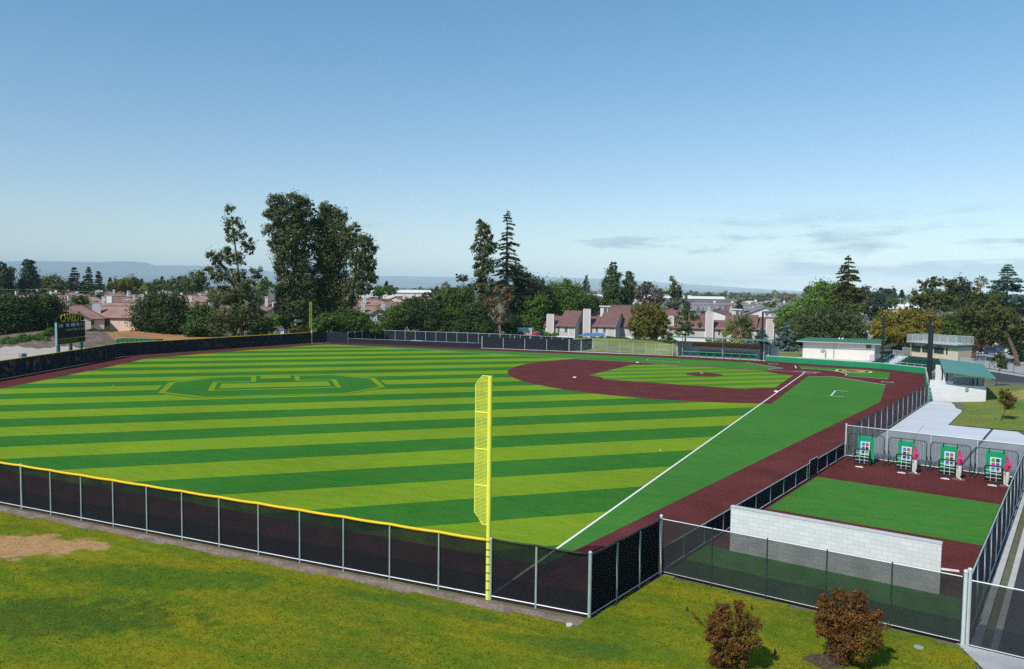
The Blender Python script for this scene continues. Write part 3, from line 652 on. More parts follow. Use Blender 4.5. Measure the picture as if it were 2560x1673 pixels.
# ------------------------------------------------------------------ buildings and equipment
def block_mat(name, col, mort, sx=0.4, sy=0.2):
    m, t, b = new_mat(name); g = N(t, 'ShaderNodeNewGeometry'); s = N(t, 'ShaderNodeSeparateXYZ'); L(t, g.outputs['Position'], s.inputs[0])
    cmb = N(t, 'ShaderNodeCombineXYZ'); L(t, mathn(t, 'ADD', s.outputs[0], mathn(t, 'MULTIPLY', s.outputs[1], 0.999)), cmb.inputs[0]); L(t, s.outputs[2], cmb.inputs[1])
    br = N(t, 'ShaderNodeTexBrick'); br.inputs['Scale'].default_value = 1; br.inputs['Brick Width'].default_value = sx; br.inputs['Row Height'].default_value = sy
    br.inputs['Mortar Size'].default_value = 0.012; br.inputs['Color1'].default_value = (*[c*.93 for c in col], 1); br.inputs['Color2'].default_value = (*[c*1.05 for c in col], 1); br.inputs['Mortar'].default_value = (*mort, 1)
    L(t, cmb.outputs[0], br.inputs[0]); L(t, br.outputs['Color'], b.inputs['Base Color']); b.inputs['Roughness'].default_value = 0.9
    bn = N(t, 'ShaderNodeBump'); bn.inputs['Strength'].default_value = 0.4; bn.inputs['Distance'].default_value = 0.01; L(t, br.outputs['Fac'], bn.inputs['Height']); bn.invert = True; L(t, bn.outputs[0], b.inputs['Normal'])
    return m
m_block = block_mat('block_white', (0.66, 0.66, 0.66), (0.54, 0.54, 0.54)); m_blockg = block_mat('block_grey', (0.40, 0.40, 0.42), (0.32, 0.32, 0.33)); m_blockd = block_mat('block_dug', (0.50, 0.50, 0.53), (0.42, 0.42, 0.44))
m_groof = mat('green_metal_roof', (0.080, 0.235, 0.175), 0.45, 0.06, 1.0); m_gtrim = mat('green_trim', (0.02, 0.085, 0.05), 0.5, 0.1)
m_cream = mat('cream_stucco', (0.72, 0.66, 0.58), 0.9, 0.04, 0.8); m_beige = mat('beige_siding', (0.55, 0.47, 0.34), 0.8, 0.05); m_glass = glass_mat('dark_glass'); m_grail = mat('green_rail', (0.01, 0.24, 0.11), 0.5, 0.06)
t = thing('block_wall', 'long freestanding white concrete block wall across the bullpen behind the chain link fence', 'wall', (-7.38, 90.5, 0))
b = MB(); b.obox((-7.38, 90.5), (-16.2, 91.65), .2, 0, 2.12); b.obj('wall', m_block, t); b = MB(); b.obox((-7.36, 90.5), (-16.22, 91.65), .24, 2.12, 2.20); b.obj('wall_cap', m_capc, t)
slab('pitching_rubber', 'white pitching rubber strip in the bullpen clay beside the block wall end', 'rubber', -16.55, 88.3, .5, .09, .0, .04, R(7))
# third-base dugout
t = thing('block_dugout', 'white block dugout with sloping green roof beside the concrete path', 'dugout', (-16.7, 25.5, 0))
b = MB(); b.box(-19.05, 25.3, -.2, -16.68, 25.5, 2.45); b.box(-22.35, 25.3, -.2, -19.05, 25.5, 2.05); b.box(-22.35, 8.6, -.2, -22.15, 25.3, 2.9); b.box(-22.15, 8.6, -.2, -17.6, 8.8, 2.9); b.box(-18.3, 23.6, 0, -18.05, 25.3, 3.35); b.obj('wall', m_block, t)
b = MB(); b.prism([(-18.0, 26.9, 3.72), (-23.1, 26.9, 3.22), (-23.1, 26.9, 3.06), (-18.0, 26.9, 3.56)], (0, -19.2, 0)); b.obj('roof', m_groof, t)
b = MB(); b.box(-22.4, 25.55, 2.98, -19.0, 25.75, 3.26); b.obj('beam', mat('pale_beam', (.50, .58, .58), .6, .05), t)
b = MB(); b.box(-22.75, 25.4, 2.85, -22.1, 25.95, 3.2); b.obj('downpipe_box', m_galv2, t)
b = MB(); b.box(-20.6, 25.5, 1.4, -20.3, 25.62, 1.95); b.obj('wall_box', mat('box_grey', (.22, .26, .26), .5), t)
for x in (-18.4, -22.0):
    for y in (25.0, 17, 9.4):
        if x == -18.4 or y < 20: b = MB(); b.box(x-.07, y-.07, 0, x+.07, y+.07, 3.4 if x > -20 else 3.1); b.obj('post', m_dkpost, t)
b = MB(); b.box(-21.9, 9.5, 0.42, -21.45, 24.5, .48); b.box(-21.9, 9.5, 0, -21.8, 24.5, .42); b.obj('bench', mat('bench_brown', (.16, .09, .06), .6), t)
sheet('dugout_floor', [(-16.7, 25.3), (-16.7, 8.8), (-22.1, 8.8), (-22.1, 25.3)], 0.02, m_conc)
gate('small silver gate leaf leaning by the steps beside the white block dugout', (-16.9, 24.4), (-18.0, 24.3), 2.2, m_galv2, 0, screen_mat('windscreen_slat', (.10, .11, .115), .85))
# first-base dugout
t = thing('far_dugout', 'long open grey block dugout with thin flat roof beyond first base', 'dugout', (17.0, -18.5, 0))
b = MB(); b.box(25.0, -20.2, -.2, 25.2, -16.9, 2.72); b.box(8.6, -20.4, -.2, 25.2, -20.2, 2.72); b.box(8.4, -20.4, -.2, 8.6, -17.6, 2.72); b.obj('wall', m_blockg, t)
b = MB(); b.prism([(25.8, -15.4, 3.78), (25.8, -15.4, 3.92), (25.8, -21.0, 3.55), (25.8, -21.0, 3.41)], (-18.6, 0, 0)); b.obj('roof', m_groof, t)
b = MB(); b.box(7.3, -15.45, 3.66, 25.7, -15.35, 3.9); b.obj('fascia', mat('teal_fascia', (.10, .20, .20), .5), t)
for x in (24.2, 16.6, 9.2): b = MB(); b.box(x-.06, -17.3, 0, x+.06, -17.18, 3.85); b.obj('post', m_galv, t)
m_or = mat('cubby_wood', (.42, .20, .075), .7, .15)
t2 = thing('helmet_rack', 'long orange wooden cubby rack hung on the back wall of the far dugout', 'rack', (16.6, -20.0, 1.9))
b = MB(); b.box(10.4, -20.18, 1.86, 22.9, -19.85, 1.90); b.box(10.4, -20.18, 2.42, 22.9, -19.85, 2.46); b.box(10.4, -20.19, 1.9, 22.9, -20.15, 2.42)
for k in range(23): x = 10.4+12.46*k/22; b.box(x, -20.15, 1.9, x+.04, -19.85, 2.42)
b.obj('cubby_frame', m_or, t2)
t2 = thing('dugout_bench', 'long dark bench with pale front edge inside the far dugout', 'bench', (16, -19, 0))
b = MB(); b.box(11.5, -19.6, .46, 21.6, -19.1, .52); b.obj('seat', mat('bench_brown', (0, 0, 0)), t2); b = MB(); b.box(11.5, -19.85, .55, 21.6, -19.7, 1.05); b.obj('backrest', mat('bench_brown', (0, 0, 0)), t2)
for x in (11.7, 14.1, 16.5, 18.9, 21.3): b = MB(); b.box(x, -19.75, 0, x+.08, -19.1, .46); b.obj('leg', m_galv, t2)
t2 = thing('dugout_rail', 'bright green padded rail on posts along the front of the far dugout', 'rail', (17, -16.6, 0))
b = MB(); b.tube([(24.1, -16.65, 1.02), (10.2, -16.65, 1.02)], .085, 8); b.obj('top_rail', m_grail, t2); b = MB(); b.tube([(24.1, -16.65, .28), (10.2, -16.65, .28)], .05, 6); b.obj('lower_rail', m_grail, t2)
for k in range(10): b = MB(); x = 10.2+13.9*k/9; b.tube([(x, -16.65, 0), (x, -16.65, 1.0)], .06, 8); b.obj('post', m_grail, t2)
sheet('dugout_floor', [(8.6, -20.2), (25.0, -20.2), (25.0, -16.6), (8.6, -16.3)], 0.02, m_conc)
t2 = thing('roll_door', 'grey end cabinet with white pipe by the black pole at the far dugout', 'cabinet', (8.0, -19, 0)); b = MB(); b.box(7.0, -20.2, 0, 8.3, -18.2, 2.5); b.obj('body', m_blockg, t2); b = MB(); b.tube([(7.9, -18.1, .9), (7.9, -18.1, 2.0), (7.4, -18.1, 2.1)], .06); b.obj('pipe', m_galv2, t2)
# locker building
t = thing('locker_building', 'long windowless cream building with low green roof behind the backstop wall', 'building', (-2.2, -32.5, 0))
b = MB(); b.prism([(4.0, -29.0, -.1), (-8.45, -29.9, -.1), (-9.1, -37.0, -.1), (3.4, -36.1, -.1)], (0, 0, 3.2)); b.obj('wall', m_cream, t)
b = MB(); fr = [(5.1, -27.9), (-9.5, -29.0), (-10.3, -38.2), (4.3, -37.1)]; zz = (3.12, 3.30, 3.45, 3.28)
b.quad(*[(x, y, z+.16) for (x, y), z in zip(fr, zz)]); b.quad(*[(x, y, z) for (x, y), z in zip(fr[::-1], zz[::-1])])
for k in range(4): k2 = (k+1) % 4; b.quad((*fr[k], zz[k]), (*fr[k2], zz[k2]), (*fr[k2], zz[k2]+.16), (*fr[k], zz[k]+.16))
b.obj('roof', mat('locker_roof_green', (.04, .165, .095), .5, .06), t)
b = MB(); b.obox((5.12, -27.85), (-9.52, -28.95), .08, 3.04, 3.22); b.obj('fascia', mat('taupe_fascia', (.42, .36, .30), .8), t)
b = MB(); b.obox((-7.0, -29.77), (-7.85, -29.83), .08, 2.2, 3.0); b.obj('vent', mat('green_vent', (.03, .12, .07), .5), t)
b = MB(); b.obox((-1.0, -29.2), (-1.65, -29.25), .5, 2.75, 3.2); b.obj('lamp_box', m_galv, t); b = MB(); b.tube([(-1.5, -29.2, 2.8), (-1.5, -29.2, .1)], .06, 6); b.obj('pipe', m_galv, t)
b = MB(); b.obox((.8, -29.1), (.25, -29.14), .3, 1.35, 1.95); b.obj('meter_box', m_galv, t); b = MB(); b.tube([(.2, -29.0, 1.7), (-.05, -29.0, 1.7), (-.05, -29.0, .2)], .09, 8); b.obj('duct', m_galv, t)
for k, x in enumerate((-2.0, -2.6)): b = MB(); b.ball((x, -34, 3.62), .18, 8, 5); b.obj('roof_vent', m_white, t)
sheet('concrete_pad', [(8.5, -17.2), (8.5, -22), (5.5, -29.5), (-9, -30.5), (-14, -22), (-16.8, -9), (-10.3, -13.6)], 0.015, m_conc)
# bleachers and press box
Bc = np.array([-10.05, -13.15]); ub = np.array([-.826, .563]); nb = np.array([-.563, -.826])
def bp(s, n, z=0.0): q = Bc+ub*s+nb*n; return (q[0], q[1], z)
def hitcol(u, n):           # distance along the stand line, offset n, seen in photo column u
    r = ray(u, 735); o = Bc+nb*n; A = np.array([[ub[0], -r[0]], [ub[1], -r[1]]]); q = np.linalg.solve(A, CAM[:2]-o); return q[0]
s0, s1 = hitcol(2206, 5), hitcol(2366, 5)
m_seat = mat('green_seat', (.006, .058, .038), .5, .1); m_alu = mat('aluminium', (.58, .61, .62), .4, .06, metal=.3)
t = thing('bleachers', 'small grandstand with rows of dark green seats and silver steps behind the backstop', 'bleachers', bp(0, 2))
sa, sb = hitcol(2238, 5.0), hitcol(2258, 5.0)
b = MB(); 
for k in range(6): P = [bp(s0, 2.4+.8*k, 0), bp(s1, 2.4+.8*k, 0), bp(s1, 2.4+.8*(k+1), 0), bp(s0, 2.4+.8*(k+1), 0)]; b.prism(P, (0, 0, .22+.29*k))
b.obj('riser', m_alu, t)
stm = None
for k in range(6):
    if k >= 5: continue
    n_ = 2.55+.8*k; z_ = .22+.29*k; n_seat = 0
    for j in range(18):
        s = s0+.4+(s1-s0-.8)*j/17
        if sa-.2 < s < sb+.4: continue
        if stm is None:
            bb = MB(); bb.box(-.30, -.02, .32, .30, .42, .39); bb.box(-.30, .38, .40, .30, .44, .66); bb.box(-.05, .1, 0, .05, .2, .32); oo = bb.obj('seat', m_seat); stm = oo.data; bpy.data.objects.remove(oo)
        o = inst(stm, 'seat', t, np.array(bp(s, n_, z_))-np.array(t.location)); o.rotation_euler = (0, 0, math.atan2(nb[1], nb[0])-math.pi/2)
b = MB()
for k in range(9): b.prism([bp(sa, 2.0+.55*k), bp(sb, 2.0+.55*k), bp(sb, 2.0+.55*(k+1)), bp(sa, 2.0+.55*(k+1))], (0, 0, 0.2+.21*k))
b.obj('steps', m_alu, t)
for s in (sa, sb):
    for n0 in (2.2, 4.2):
        b = MB(); z = .3+.33*(n0-2); b.tube([bp(s, n0, z), bp(s, n0, z+1), bp(s, n0+1.5, z+1.45), bp(s, n0+1.5, z+.4)], .03, 6); b.obj('handrail', m_alu, t)
def railing(name, label, pts, z0, h, link=True, n=3, group=None):
    t = thing(name, label, 'railing', (*pts[0][:2], z0), 0, group); P = along([p[:2] for p in pts], 1.35)
    b = MB(); b.tube([(*p, z0+h) for p in P], .03, 6); b.obj('top_rail', m_alu, t); b = MB(); b.tube([(*p, z0+.08) for p in P], .03, 6); b.obj('bottom_rail', m_alu, t)
    pm = post_mesh(h, .03, m_alu, False)
    for p in P: inst(pm, 'post', t, (p[0]-pts[0][0], p[1]-pts[0][1], 0))
    if link:
        b = MB()
        for a, c in zip(P[:-1], P[1:]): panel(b, a, c, z0+.1, z0+h-.03)
        b.obj('mesh_infill', m_infill, t)
    return t
m_infill = screen_mat('infill_grey', (.40, .44, .44), .38)
railing('stand_railing', 'silver railing along the back of the left seat block', [bp(s0+.8, 7.4), bp(sa-.1, 7.4)], 1.4, 1.3)
railing('stand_railing', 'taller silver railing at the head of the grandstand steps', [bp(sa, 7.6), bp(sb+.3, 7.6)], 1.5, 1.8)
railing('stand_railing', 'sloping silver railing at the left end of the grandstand', [bp(s0, 2.4), bp(s0, 7.4)], .4, 1.5)
railing('stand_railing', 'silver guard rail in front of the lowest row of green seats', [bp(sb+.6, 2.2), bp(s1-.4, 2.2)], .25, .95, False)
p0, p1 = np.array(bp(hitcol(2281, 7.6), 7.6)[:2]), np.array(bp(hitcol(2402, 7.6), 7.6)[:2])
up_ = (p1-p0)/np.linalg.norm(p1-p0); pw = np.linalg.norm(p1-p0); npb = np.array([up_[1], -up_[0]]); npb = npb if npb@nb > 0 else -npb
def pq(s, n, z): q = p0+up_*s+npb*n; return (q[0], q[1], z)
zb = 1.75
t = thing('press_box', 'beige press box with dark window band, green roof edge and railed deck on top', 'building', (*p0, 0))
b = MB(); b.prism([pq(0, 0, 0), pq(pw, 0, 0), pq(pw, 3.6, 0), pq(0, 3.6, 0)], (0, 0, zb+2.35)); b.obj('wall', m_beige, t)
m_batten = mat('beige_batten', (.44, .37, .26), .8)
for k, (f0, f1, z0_, z1_) in enumerate(((.03, .235, .92, 2.05), (.26, .49, .92, 2.05), (.51, .72, .92, 2.05), (.76, .80, .92, 2.05))):
    b = MB(); P = [pq(pw*f0, -.03, zb+z0_), pq(pw*f1, -.03, zb+z0_), pq(pw*f1, -.03, zb+z1_), pq(pw*f0, -.03, zb+z1_)]; b.prism(P, (*(npb*.05), 0)); f = b.obj('window', m_glass, t)
    b2 = MB(); b2.tube(P+P[:1], .035, 4); b2.obj('frame', m_beige, f)
b = MB(); b.prism([pq(pw*.84, -.03, zb+.02), pq(pw*.95, -.03, zb+.02), pq(pw*.95, -.03, zb+2.0), pq(pw*.84, -.03, zb+2.0)], (*(npb*.05), 0)); b.obj('door', mat('door_tan', (.50, .45, .36), .6), t)
b = MB()
for k in range(26): s = pw*(k+.5)/26*.82; b.prism([pq(s-.03, -.025, .9), pq(s+.03, -.025, .9), pq(s+.03, -.025, zb+.95), pq(s-.03, -.025, zb+.95)], (*(npb*.02), 0))
b.obj('battens', m_batten, t)
b = MB(); b.prism([pq(-.35, -.7, zb+2.35), pq(pw+.25, -.7, zb+2.35), pq(pw+.25, 4, zb+2.35), pq(-.35, 4, zb+2.35)], (0, 0, .22)); b.obj('roof', m_gtrim, t)
b = MB(); b.prism([pq(-.30, -.66, zb+2.57), pq(pw+.2, -.66, zb+2.57), pq(pw+.2, 3.9, zb+2.57), pq(-.3, 3.9, zb+2.57)], (0, 0, .07)); b.obj('deck', m_alu, t)
for s in (.08, .38, .63): b = MB(); q = np.array(pq(pw*s, -.25, zb+2.15)); b.tube([q, q+np.array([0, 0, .18])], [.20, .14], 10); b.obj('loudspeaker', m_blk, t)
b = MB(); q = pq(pw*.82, -.12, zb+2.12); b.ball(q, .12, 8, 5); b.obj('alarm_light', mat('alarm_red', (.5, .06, .03), .5), t)
railing('deck_railing', 'silver mesh railing around the roof deck of the press box', [pq(-.2, -.6, 0), pq(pw+.1, -.6, 0), pq(pw+.1, 3.8, 0), pq(-.2, 3.8, 0), pq(-.2, -.6, 0)], zb+2.64, 1.25)
railing('ramp_railing', 'silver mesh railing of the landing right of the press box', [pq(pw+.3, .2, 0), pq(pw+2.4, .2, 0), pq(pw+2.4, 3.5, 0)], .9, 1.5)
# scoreboard
sl_, sr_ = np.array([100.6, 56.0]), np.array([104.45, 49.0]); sd_ = (sr_-sl_)/np.linalg.norm(sr_-sl_); sn = np.array([-.875, -.48]); SW = np.linalg.norm(sr_-sl_)
def sp(s, z, n=0.0): q = sl_+sd_*s+sn*n; return (q[0], q[1], z)
m_sb = mat('scoreboard_black', (.006, .008, .009), .6, .2); m_sbt = mat('scoreboard_teal', (.22, .36, .37), .5, .1); m_gold2 = mat('gold_letters', (.55, .37, .02), .6, .05); m_lamp = mat('pale_panel', (.30, .46, .48), .5, .1)
t = thing('scoreboard', 'black scoreboard with arched gold CHABOT header on three posts', 'scoreboard', (*sl_, 0))
b = MB(); b.prism([sp(0, 2.95), sp(SW, 2.95), sp(SW, 6.35), sp(0, 6.35)], (*(-sn*.3), 0)); b.obj('cabinet', [m_sb], t)
b = MB(); b.prism([sp(-.015, 2.9, .01), sp(-.015, 2.9, -.31), sp(-.015, 6.37, -.31), sp(-.015, 6.37, .01)], (*(-sd_*.06), 0)); b.obj('side_panel', m_sbt, t)
hp = [sp(0, 6.42, -.1)] + [sp(SW*f, 6.42+.35+1.25*math.sin(math.pi*(0.10+.80*f))-.25, -.1) for f in np.linspace(0, 1, 12)] + [sp(SW, 6.42, -.1)]
b = MB(); b.prism(hp, (*(-sn*.2), 0)); b.obj('header', m_sb, t)
for s in (.55, 4.0, 7.1): b = MB(); q0 = sp(s, 0, -.2); b.box(q0[0]-.19, q0[1]-.19, -.3, q0[0]+.19, q0[1]+.19, 3.0); b.obj('post', mat('post_teal', (.03, .11, .12), .5), t)
b = MB(); b.prism([sp(.05, 3.75, .0), sp(SW-.05, 3.75, 0), sp(SW-.05, 3.85, 0), sp(.05, 3.85, 0)], (*(sn*.04), 0)); b.prism([sp(.05, 2.98, 0), sp(SW-.05, 2.98, 0), sp(SW-.05, 3.06, 0), sp(.05, 3.06, 0)], (*(sn*.04), 0)); b.obj('gold_stripe', m_gold2, t)
b = MB(); b.prism([sp(.3, 3.2, 0), sp(SW*.72, 3.2, 0), sp(SW*.72, 3.58, 0), sp(.3, 3.58, 0)], (*(sn*.03), 0)); b.obj('sponsor_panel', mat('dull_gold', (.10, .085, .04), .6, .4), t)
for (s, wd) in ((.45, .28), (.95, .6), (2.45, .8), (3.85, 1.25), (5.45, .75), (6.75, .22), (7.4, .18)):
    b = MB(); b.prism([sp(s, 5.62, 0), sp(s+wd, 5.62, 0), sp(s+wd, 6.12, 0), sp(s, 6.12, 0)], (*(sn*.03), 0)); b.obj('caption_panel', m_lamp, t)
def text(name, s, size, pos, X, m, parent, extr=.02, arch=0.0, squeeze=1.0):
    cu = bpy.data.curves.new(name, 'FONT'); cu.body = s; cu.size = size; cu.extrude = extr; cu.align_x = 'CENTER'; cu.resolution_u = 3; cu.offset = 0.012*size
    o = bpy.data.objects.new(name, cu); C.objects.link(o); dg = bpy.context.evaluated_depsgraph_get(); dg.update()
    me = bpy.data.meshes.new_from_object(o.evaluated_get(dg)); bpy.data.objects.remove(o); me.name = name
    me.materials.clear(); me.materials.append(m)
    co_ = np.zeros(len(me.vertices)*3); me.vertices.foreach_get('co', co_); co_ = co_.reshape(-1, 3); co_[:, 0] *= squeeze
    if arch: hw = np.abs(co_[:, 0]).max(); co_[:, 1] *= 1+arch*(1-(co_[:, 0]/hw)**2)
    Xv = np.array([X[0], X[1], 0.]); Yv = np.array([0, 0, 1.]); Zv = np.cross(Xv, Yv)
    wv = np.array(pos)+co_[:, :1]*Xv+co_[:, 1:2]*Yv+co_[:, 2:]*Zv - np.array(parent.location)
    me.vertices.foreach_set('co', wv.ravel()); me.update()
    o = bpy.data.objects.new(name, me); C.objects.link(o); o.parent = parent; return o
text('lettering', 'CHABOT', 1.55, sp(SW*.5, 6.42, .02), sd_, m_gold2, t, .03, .22, .98)
text('inning_numbers', '1 2 3 4 5 6 7 8 9 10', .42, sp(SW*.50, 5.0, .015), sd_, mat('pale_digits', (.5, .52, .52), .5), t, .01)
text('total_captions', 'R  H  E', .5, sp(SW*.86, 4.97, .015), sd_, mat('pale_digits', (0, 0, 0)), t, .01)
# container, utility box
t = thing('skip_container', 'dark green open top skip container behind the far yellow capped fence', 'container', gnd(348, 155), math.atan2(-.40, -.917))
m_skip = mat('skip_green', (.012, .12, .065), .5, .2, 1.5)
b = MB(); L3, W3, H3 = 7.4, 2.4, 2.45
b.box(-L3/2, -W3/2, .15, L3/2, -W3/2+.08, H3); b.box(-L3/2, W3/2-.08, .15, L3/2, W3/2, H3); b.box(-L3/2, -W3/2, .15, -L3/2+.08, W3/2, H3); b.box(L3/2-.08, -W3/2, .15, L3/2, W3/2, H3); b.box(-L3/2, -W3/2, .1, L3/2, W3/2, .2); b.obj('body', m_skip, t, False)
for k in range(9):
    x = -L3/2+.2+(L3-.4)*k/8
    for sg in (-1, 1): b = MB(); b.box(x-.05, min(sg*W3/2, sg*(W3/2+.1)), .2, x+.05, max(sg*W3/2, sg*(W3/2+.1)), H3); b.obj('rib', m_skip, t, False)
b = MB(); b.box(-.4, -W3/2-.14, 1.3, .75, -W3/2-.11, 1.75); b.obj('sign_plate', mat('plate_grey', (.35, .36, .34), .6), t, False)
b = MB(); b.box(-L3/2-.08, -W3/2, .3, -L3/2, W3/2, H3-.1); b.obj('end_door', mat('skip_green_light', (.02, .21, .12), .5, .3, 4), t, False)
b = MB(); q = gnd(53, 127); b.box(q[0]-.35, q[1]-.35, 0, q[0]+.35, q[1]+.35, 2.55); o = tag(b.obj('utility_box', mat('box_tealgrey', (.16, .25, .26), .6)), 'small grey utility box on the gravel behind the far fence', 'box')
b = MB(); q = gnd(20, 124.5); b.box(q[0]-1.6, q[1]-.5, 1.6, q[0]+.2, q[1]+.5, 2.35)
# ---- practice nets
m_net = mat('net_frame_green', (.012, .055, .042), .45, .1); m_tarp = mat('tarp_green', (.010, .31, .145), .38, .05, 2, spec=.4); m_str = mat('cord_dark', (.03, .05, .045), .8); m_w = mat('white_plastic', (.72, .74, .74), .5, .04)
cols = {'r': (.55, .06, .12), 'b': (.05, .20, .55), 'k': (.03, .04, .05), 'g': (.04, .38, .05), 'n': (.04, .10, .38)}
def practice_net(label, x, y, rz, quad):
    t = thing('practice_net', label, 'practice net', (x, y, 0), rz, 'practice nets in the bullpen')
    hw, hh, r_ = 1.22, 2.12, .22
    path = [(-hw, 0, 0), (-hw, 0, hh-r_)]+[(-hw+r_-r_*math.cos(a_), 0, hh-r_+r_*math.sin(a_)) for a_ in np.linspace(.3, math.pi/2, 5)]+[(hw-r_+r_*math.sin(a_), 0, hh-r_+r_*math.cos(a_)) for a_ in np.linspace(0, math.pi/2-.1, 5)]+[(hw, 0, 0)]
    b = MB(); b.tube(path, .032, 8); b.obj('frame', m_net, t, False)
    for s in (-1, 1):
        b = MB(); b.tube([(s*hw, .25, .03), (s*hw, -.95, .03), (s*hw, -.95, .45), (s*hw, -.05, 1.15)], .026, 6); b.obj('foot_brace', m_net, t, False)
        b = MB()
        for k in range(7): xx = s*(.62+.085*k); b.tube([(xx+.02*math.sin(k*2), -.02, hh-.03), (xx-.02*math.sin(k*3), -.07, 1.4), (xx+.03*math.sin(k), -.10, .12)], .0075, 4, False)
        b.obj('net_cords', m_str, t, False)
    b = MB(); nx, nz_ = 12, 16                               # hanging tarp with soft folds
    def tp(i, j): u = i/nx; v = j/nz_; return (-.58+1.16*u, .06+.05*math.sin(u*9+v*2)*(.35+v*.3)+.05*math.sin(v*5+1.0)*(1-v)+.02*math.sin(u*17), 2.04-1.92*v-.05*math.sin(u*math.pi)*(1-v))
    for i in range(nx):
        for j in range(nz_): b.quad(tp(i, j+1), tp(i+1, j+1), tp(i+1, j), tp(i, j))
    bm_ = b.obj('tarp', m_tarp, t, False)
    b = MB()
    for s in (-.42, .42): b.box(s-.03, .02, 1.88, s+.03, .12, 2.15)
    for k, s in enumerate((-.42, .42)): b = MB(); b.box(s-.03, .02, 1.86, s+.03, .15, 2.16); b.obj('tarp_strap', m_blk, t, False)
    b = MB(); b.box(-.30, .16, .62, .33, .18, 1.60); pr = b.obj('target_print', m_w, t, False)
    for k, ch in enumerate(quad):
        cx_ = -.135+.30*(k % 2); cz = 1.41-.30*(k//2)
        b = MB(); b.box(cx_-.125, .18, cz-.125, cx_+.125, .19, cz+.125); q_ = b.obj('target_square', mat('print_'+ch, cols[ch], .5, .05), pr, False)
        b = MB()
        for dx, dz in ((-.1, .1), (-.1, 0), (-.1, -.1)) if k % 2 == 0 else ((.1, .1), (.1, 0), (.1, -.1)): b.ball((cx_+dx, .195, cz+dz), (.036, .008, .036), 8, 4)
        b.obj('target_dots', m_w, pr, False)
    return t
def strike_frame(label, x, y, rz):
    t = thing('strike_frame', label, 'strike frame', (x, y, 0), rz, 'black strike zone frames in the bullpen')
    b = MB(); P = [(-.5, 0, .10), (-.5, 0, 1.05), (-.42, 0, 1.13), (.42, 0, 1.13), (.5, 0, 1.05), (.5, 0, .10), (-.5, 0, .10)]; b.tube(P, .055, 8); b.obj('frame', m_blk, t, False)
    for s in (-.5, .5): b = MB(); b.tube([(s, .12, .05), (s, -.75, .05), (s, -.05, .9)], .045, 6); b.obj('leg_brace', m_blk, t, False)
    b = MB()
    for q in (-.16, .16): b.tube([(q, .06, .12), (q, .06, 1.1)], .014, 5)
    for q in (.36, .62, .86): b.tube([(-.45, .06, q), (.45, .06, q)], .014, 5)
    b.obj('white_cords', m_w, t, False); b = MB(); b.box(-.45, -.5, .12, .45, -.44, .42); b.obj('catch_flap', m_blk, t, False); return t
def body_mesh(name, verts, edges, radii, sub=2):
    me = bpy.data.meshes.new(name); me.from_pydata(verts, edges, []); o = bpy.data.objects.new(name, me); C.objects.link(o)
    sk = o.modifiers.new('skin', 'SKIN'); o.modifiers.new('sub', 'SUBSURF').levels = sub
    for v, r_ in zip(me.skin_vertices[0].data, radii): v.radius = r_ if isinstance(r_, tuple) else (r_, r_)
    me.skin_vertices[0].data[0].use_root = True
    dg = bpy.context.evaluated_depsgraph_get(); dg.update(); m2 = bpy.data.meshes.new_from_object(o.evaluated_get(dg)); bpy.data.objects.remove(o); m2.name = name; return m2
m_pink = mat('pink_foam', (.62, .035, .17), .55, .05, 4); m_offw = mat('off_white_foam', (.62, .62, .54), .6, .05, 4)
def dummy(label, x, y, rz):
    t = thing('batter_dummy', label, 'dummy', (x, y, 0), rz, 'pink batter dummies in the bullpen')
    # local: faces +x side-on batter, seen from +y
    V = [(0, 0, .98), (.0, 0, 1.22), (-.06, 0, 1.45), (-.02, .0, 1.62), (.03, 0, 1.78), (-.18, .10, 1.44), (-.26, .22, 1.28), (-.08, .24, 1.52), (.02, .12, 1.98), (.05, .10, 2.12), (.06, -.10, 1.46), (.02, .02, 1.50)]
    E_ = [(0, 1), (1, 2), (2, 3), (3, 4), (2, 5), (5, 6), (6, 7), (3, 8), (8, 9)]
    me = body_mesh('shirt', V[:10], E_, [(.17, .13), (.18, .14), (.20, .13), .10, .105, .085, .07, .06, .05, .035]); me.materials.append(m_pink); o = bpy.data.objects.new('shirt', me); C.objects.link(o); o.parent = t
    V = [(0, 0, 1.0), (-.06, .10, .86), (-.10, .12, .50), (-.05, .12, .10), (-.22, .16, .05), (.06, -.08, .86), (.07, -.10, .50), (.09, -.10, .10), (-.08, -.08, .05)]
    me = body_mesh('trousers', V, [(0, 1), (1, 2), (2, 3), (3, 4), (0, 5), (5, 6), (6, 7), (7, 8)], [(.15, .13), .125, .095, .07, .05, .125, .095, .07, .05]); me.materials.append(m_offw); o = bpy.data.objects.new('trousers', me); C.objects.link(o); o.parent = t
    b = MB(); b.box(-.40, -.28, .0, .32, .32, .03); b.obj('base_plate', mat('plate_brown', (.16, .10, .09), .8), t, False)
    return t
ang = math.atan2(1.85, -11.4)+math.pi
nm = ('leftmost, by the white corner post', 'second from the left', 'third from the left', 'rightmost, against the blue side fence')
PL = [(-11.72, 67.73), (-14.43, 68.2), (-17.08, 68.58), (-19.75, 69.07)]; quads = ('rbkngk', 'rbgknk', 'rbkgkn', 'kgnrkb')
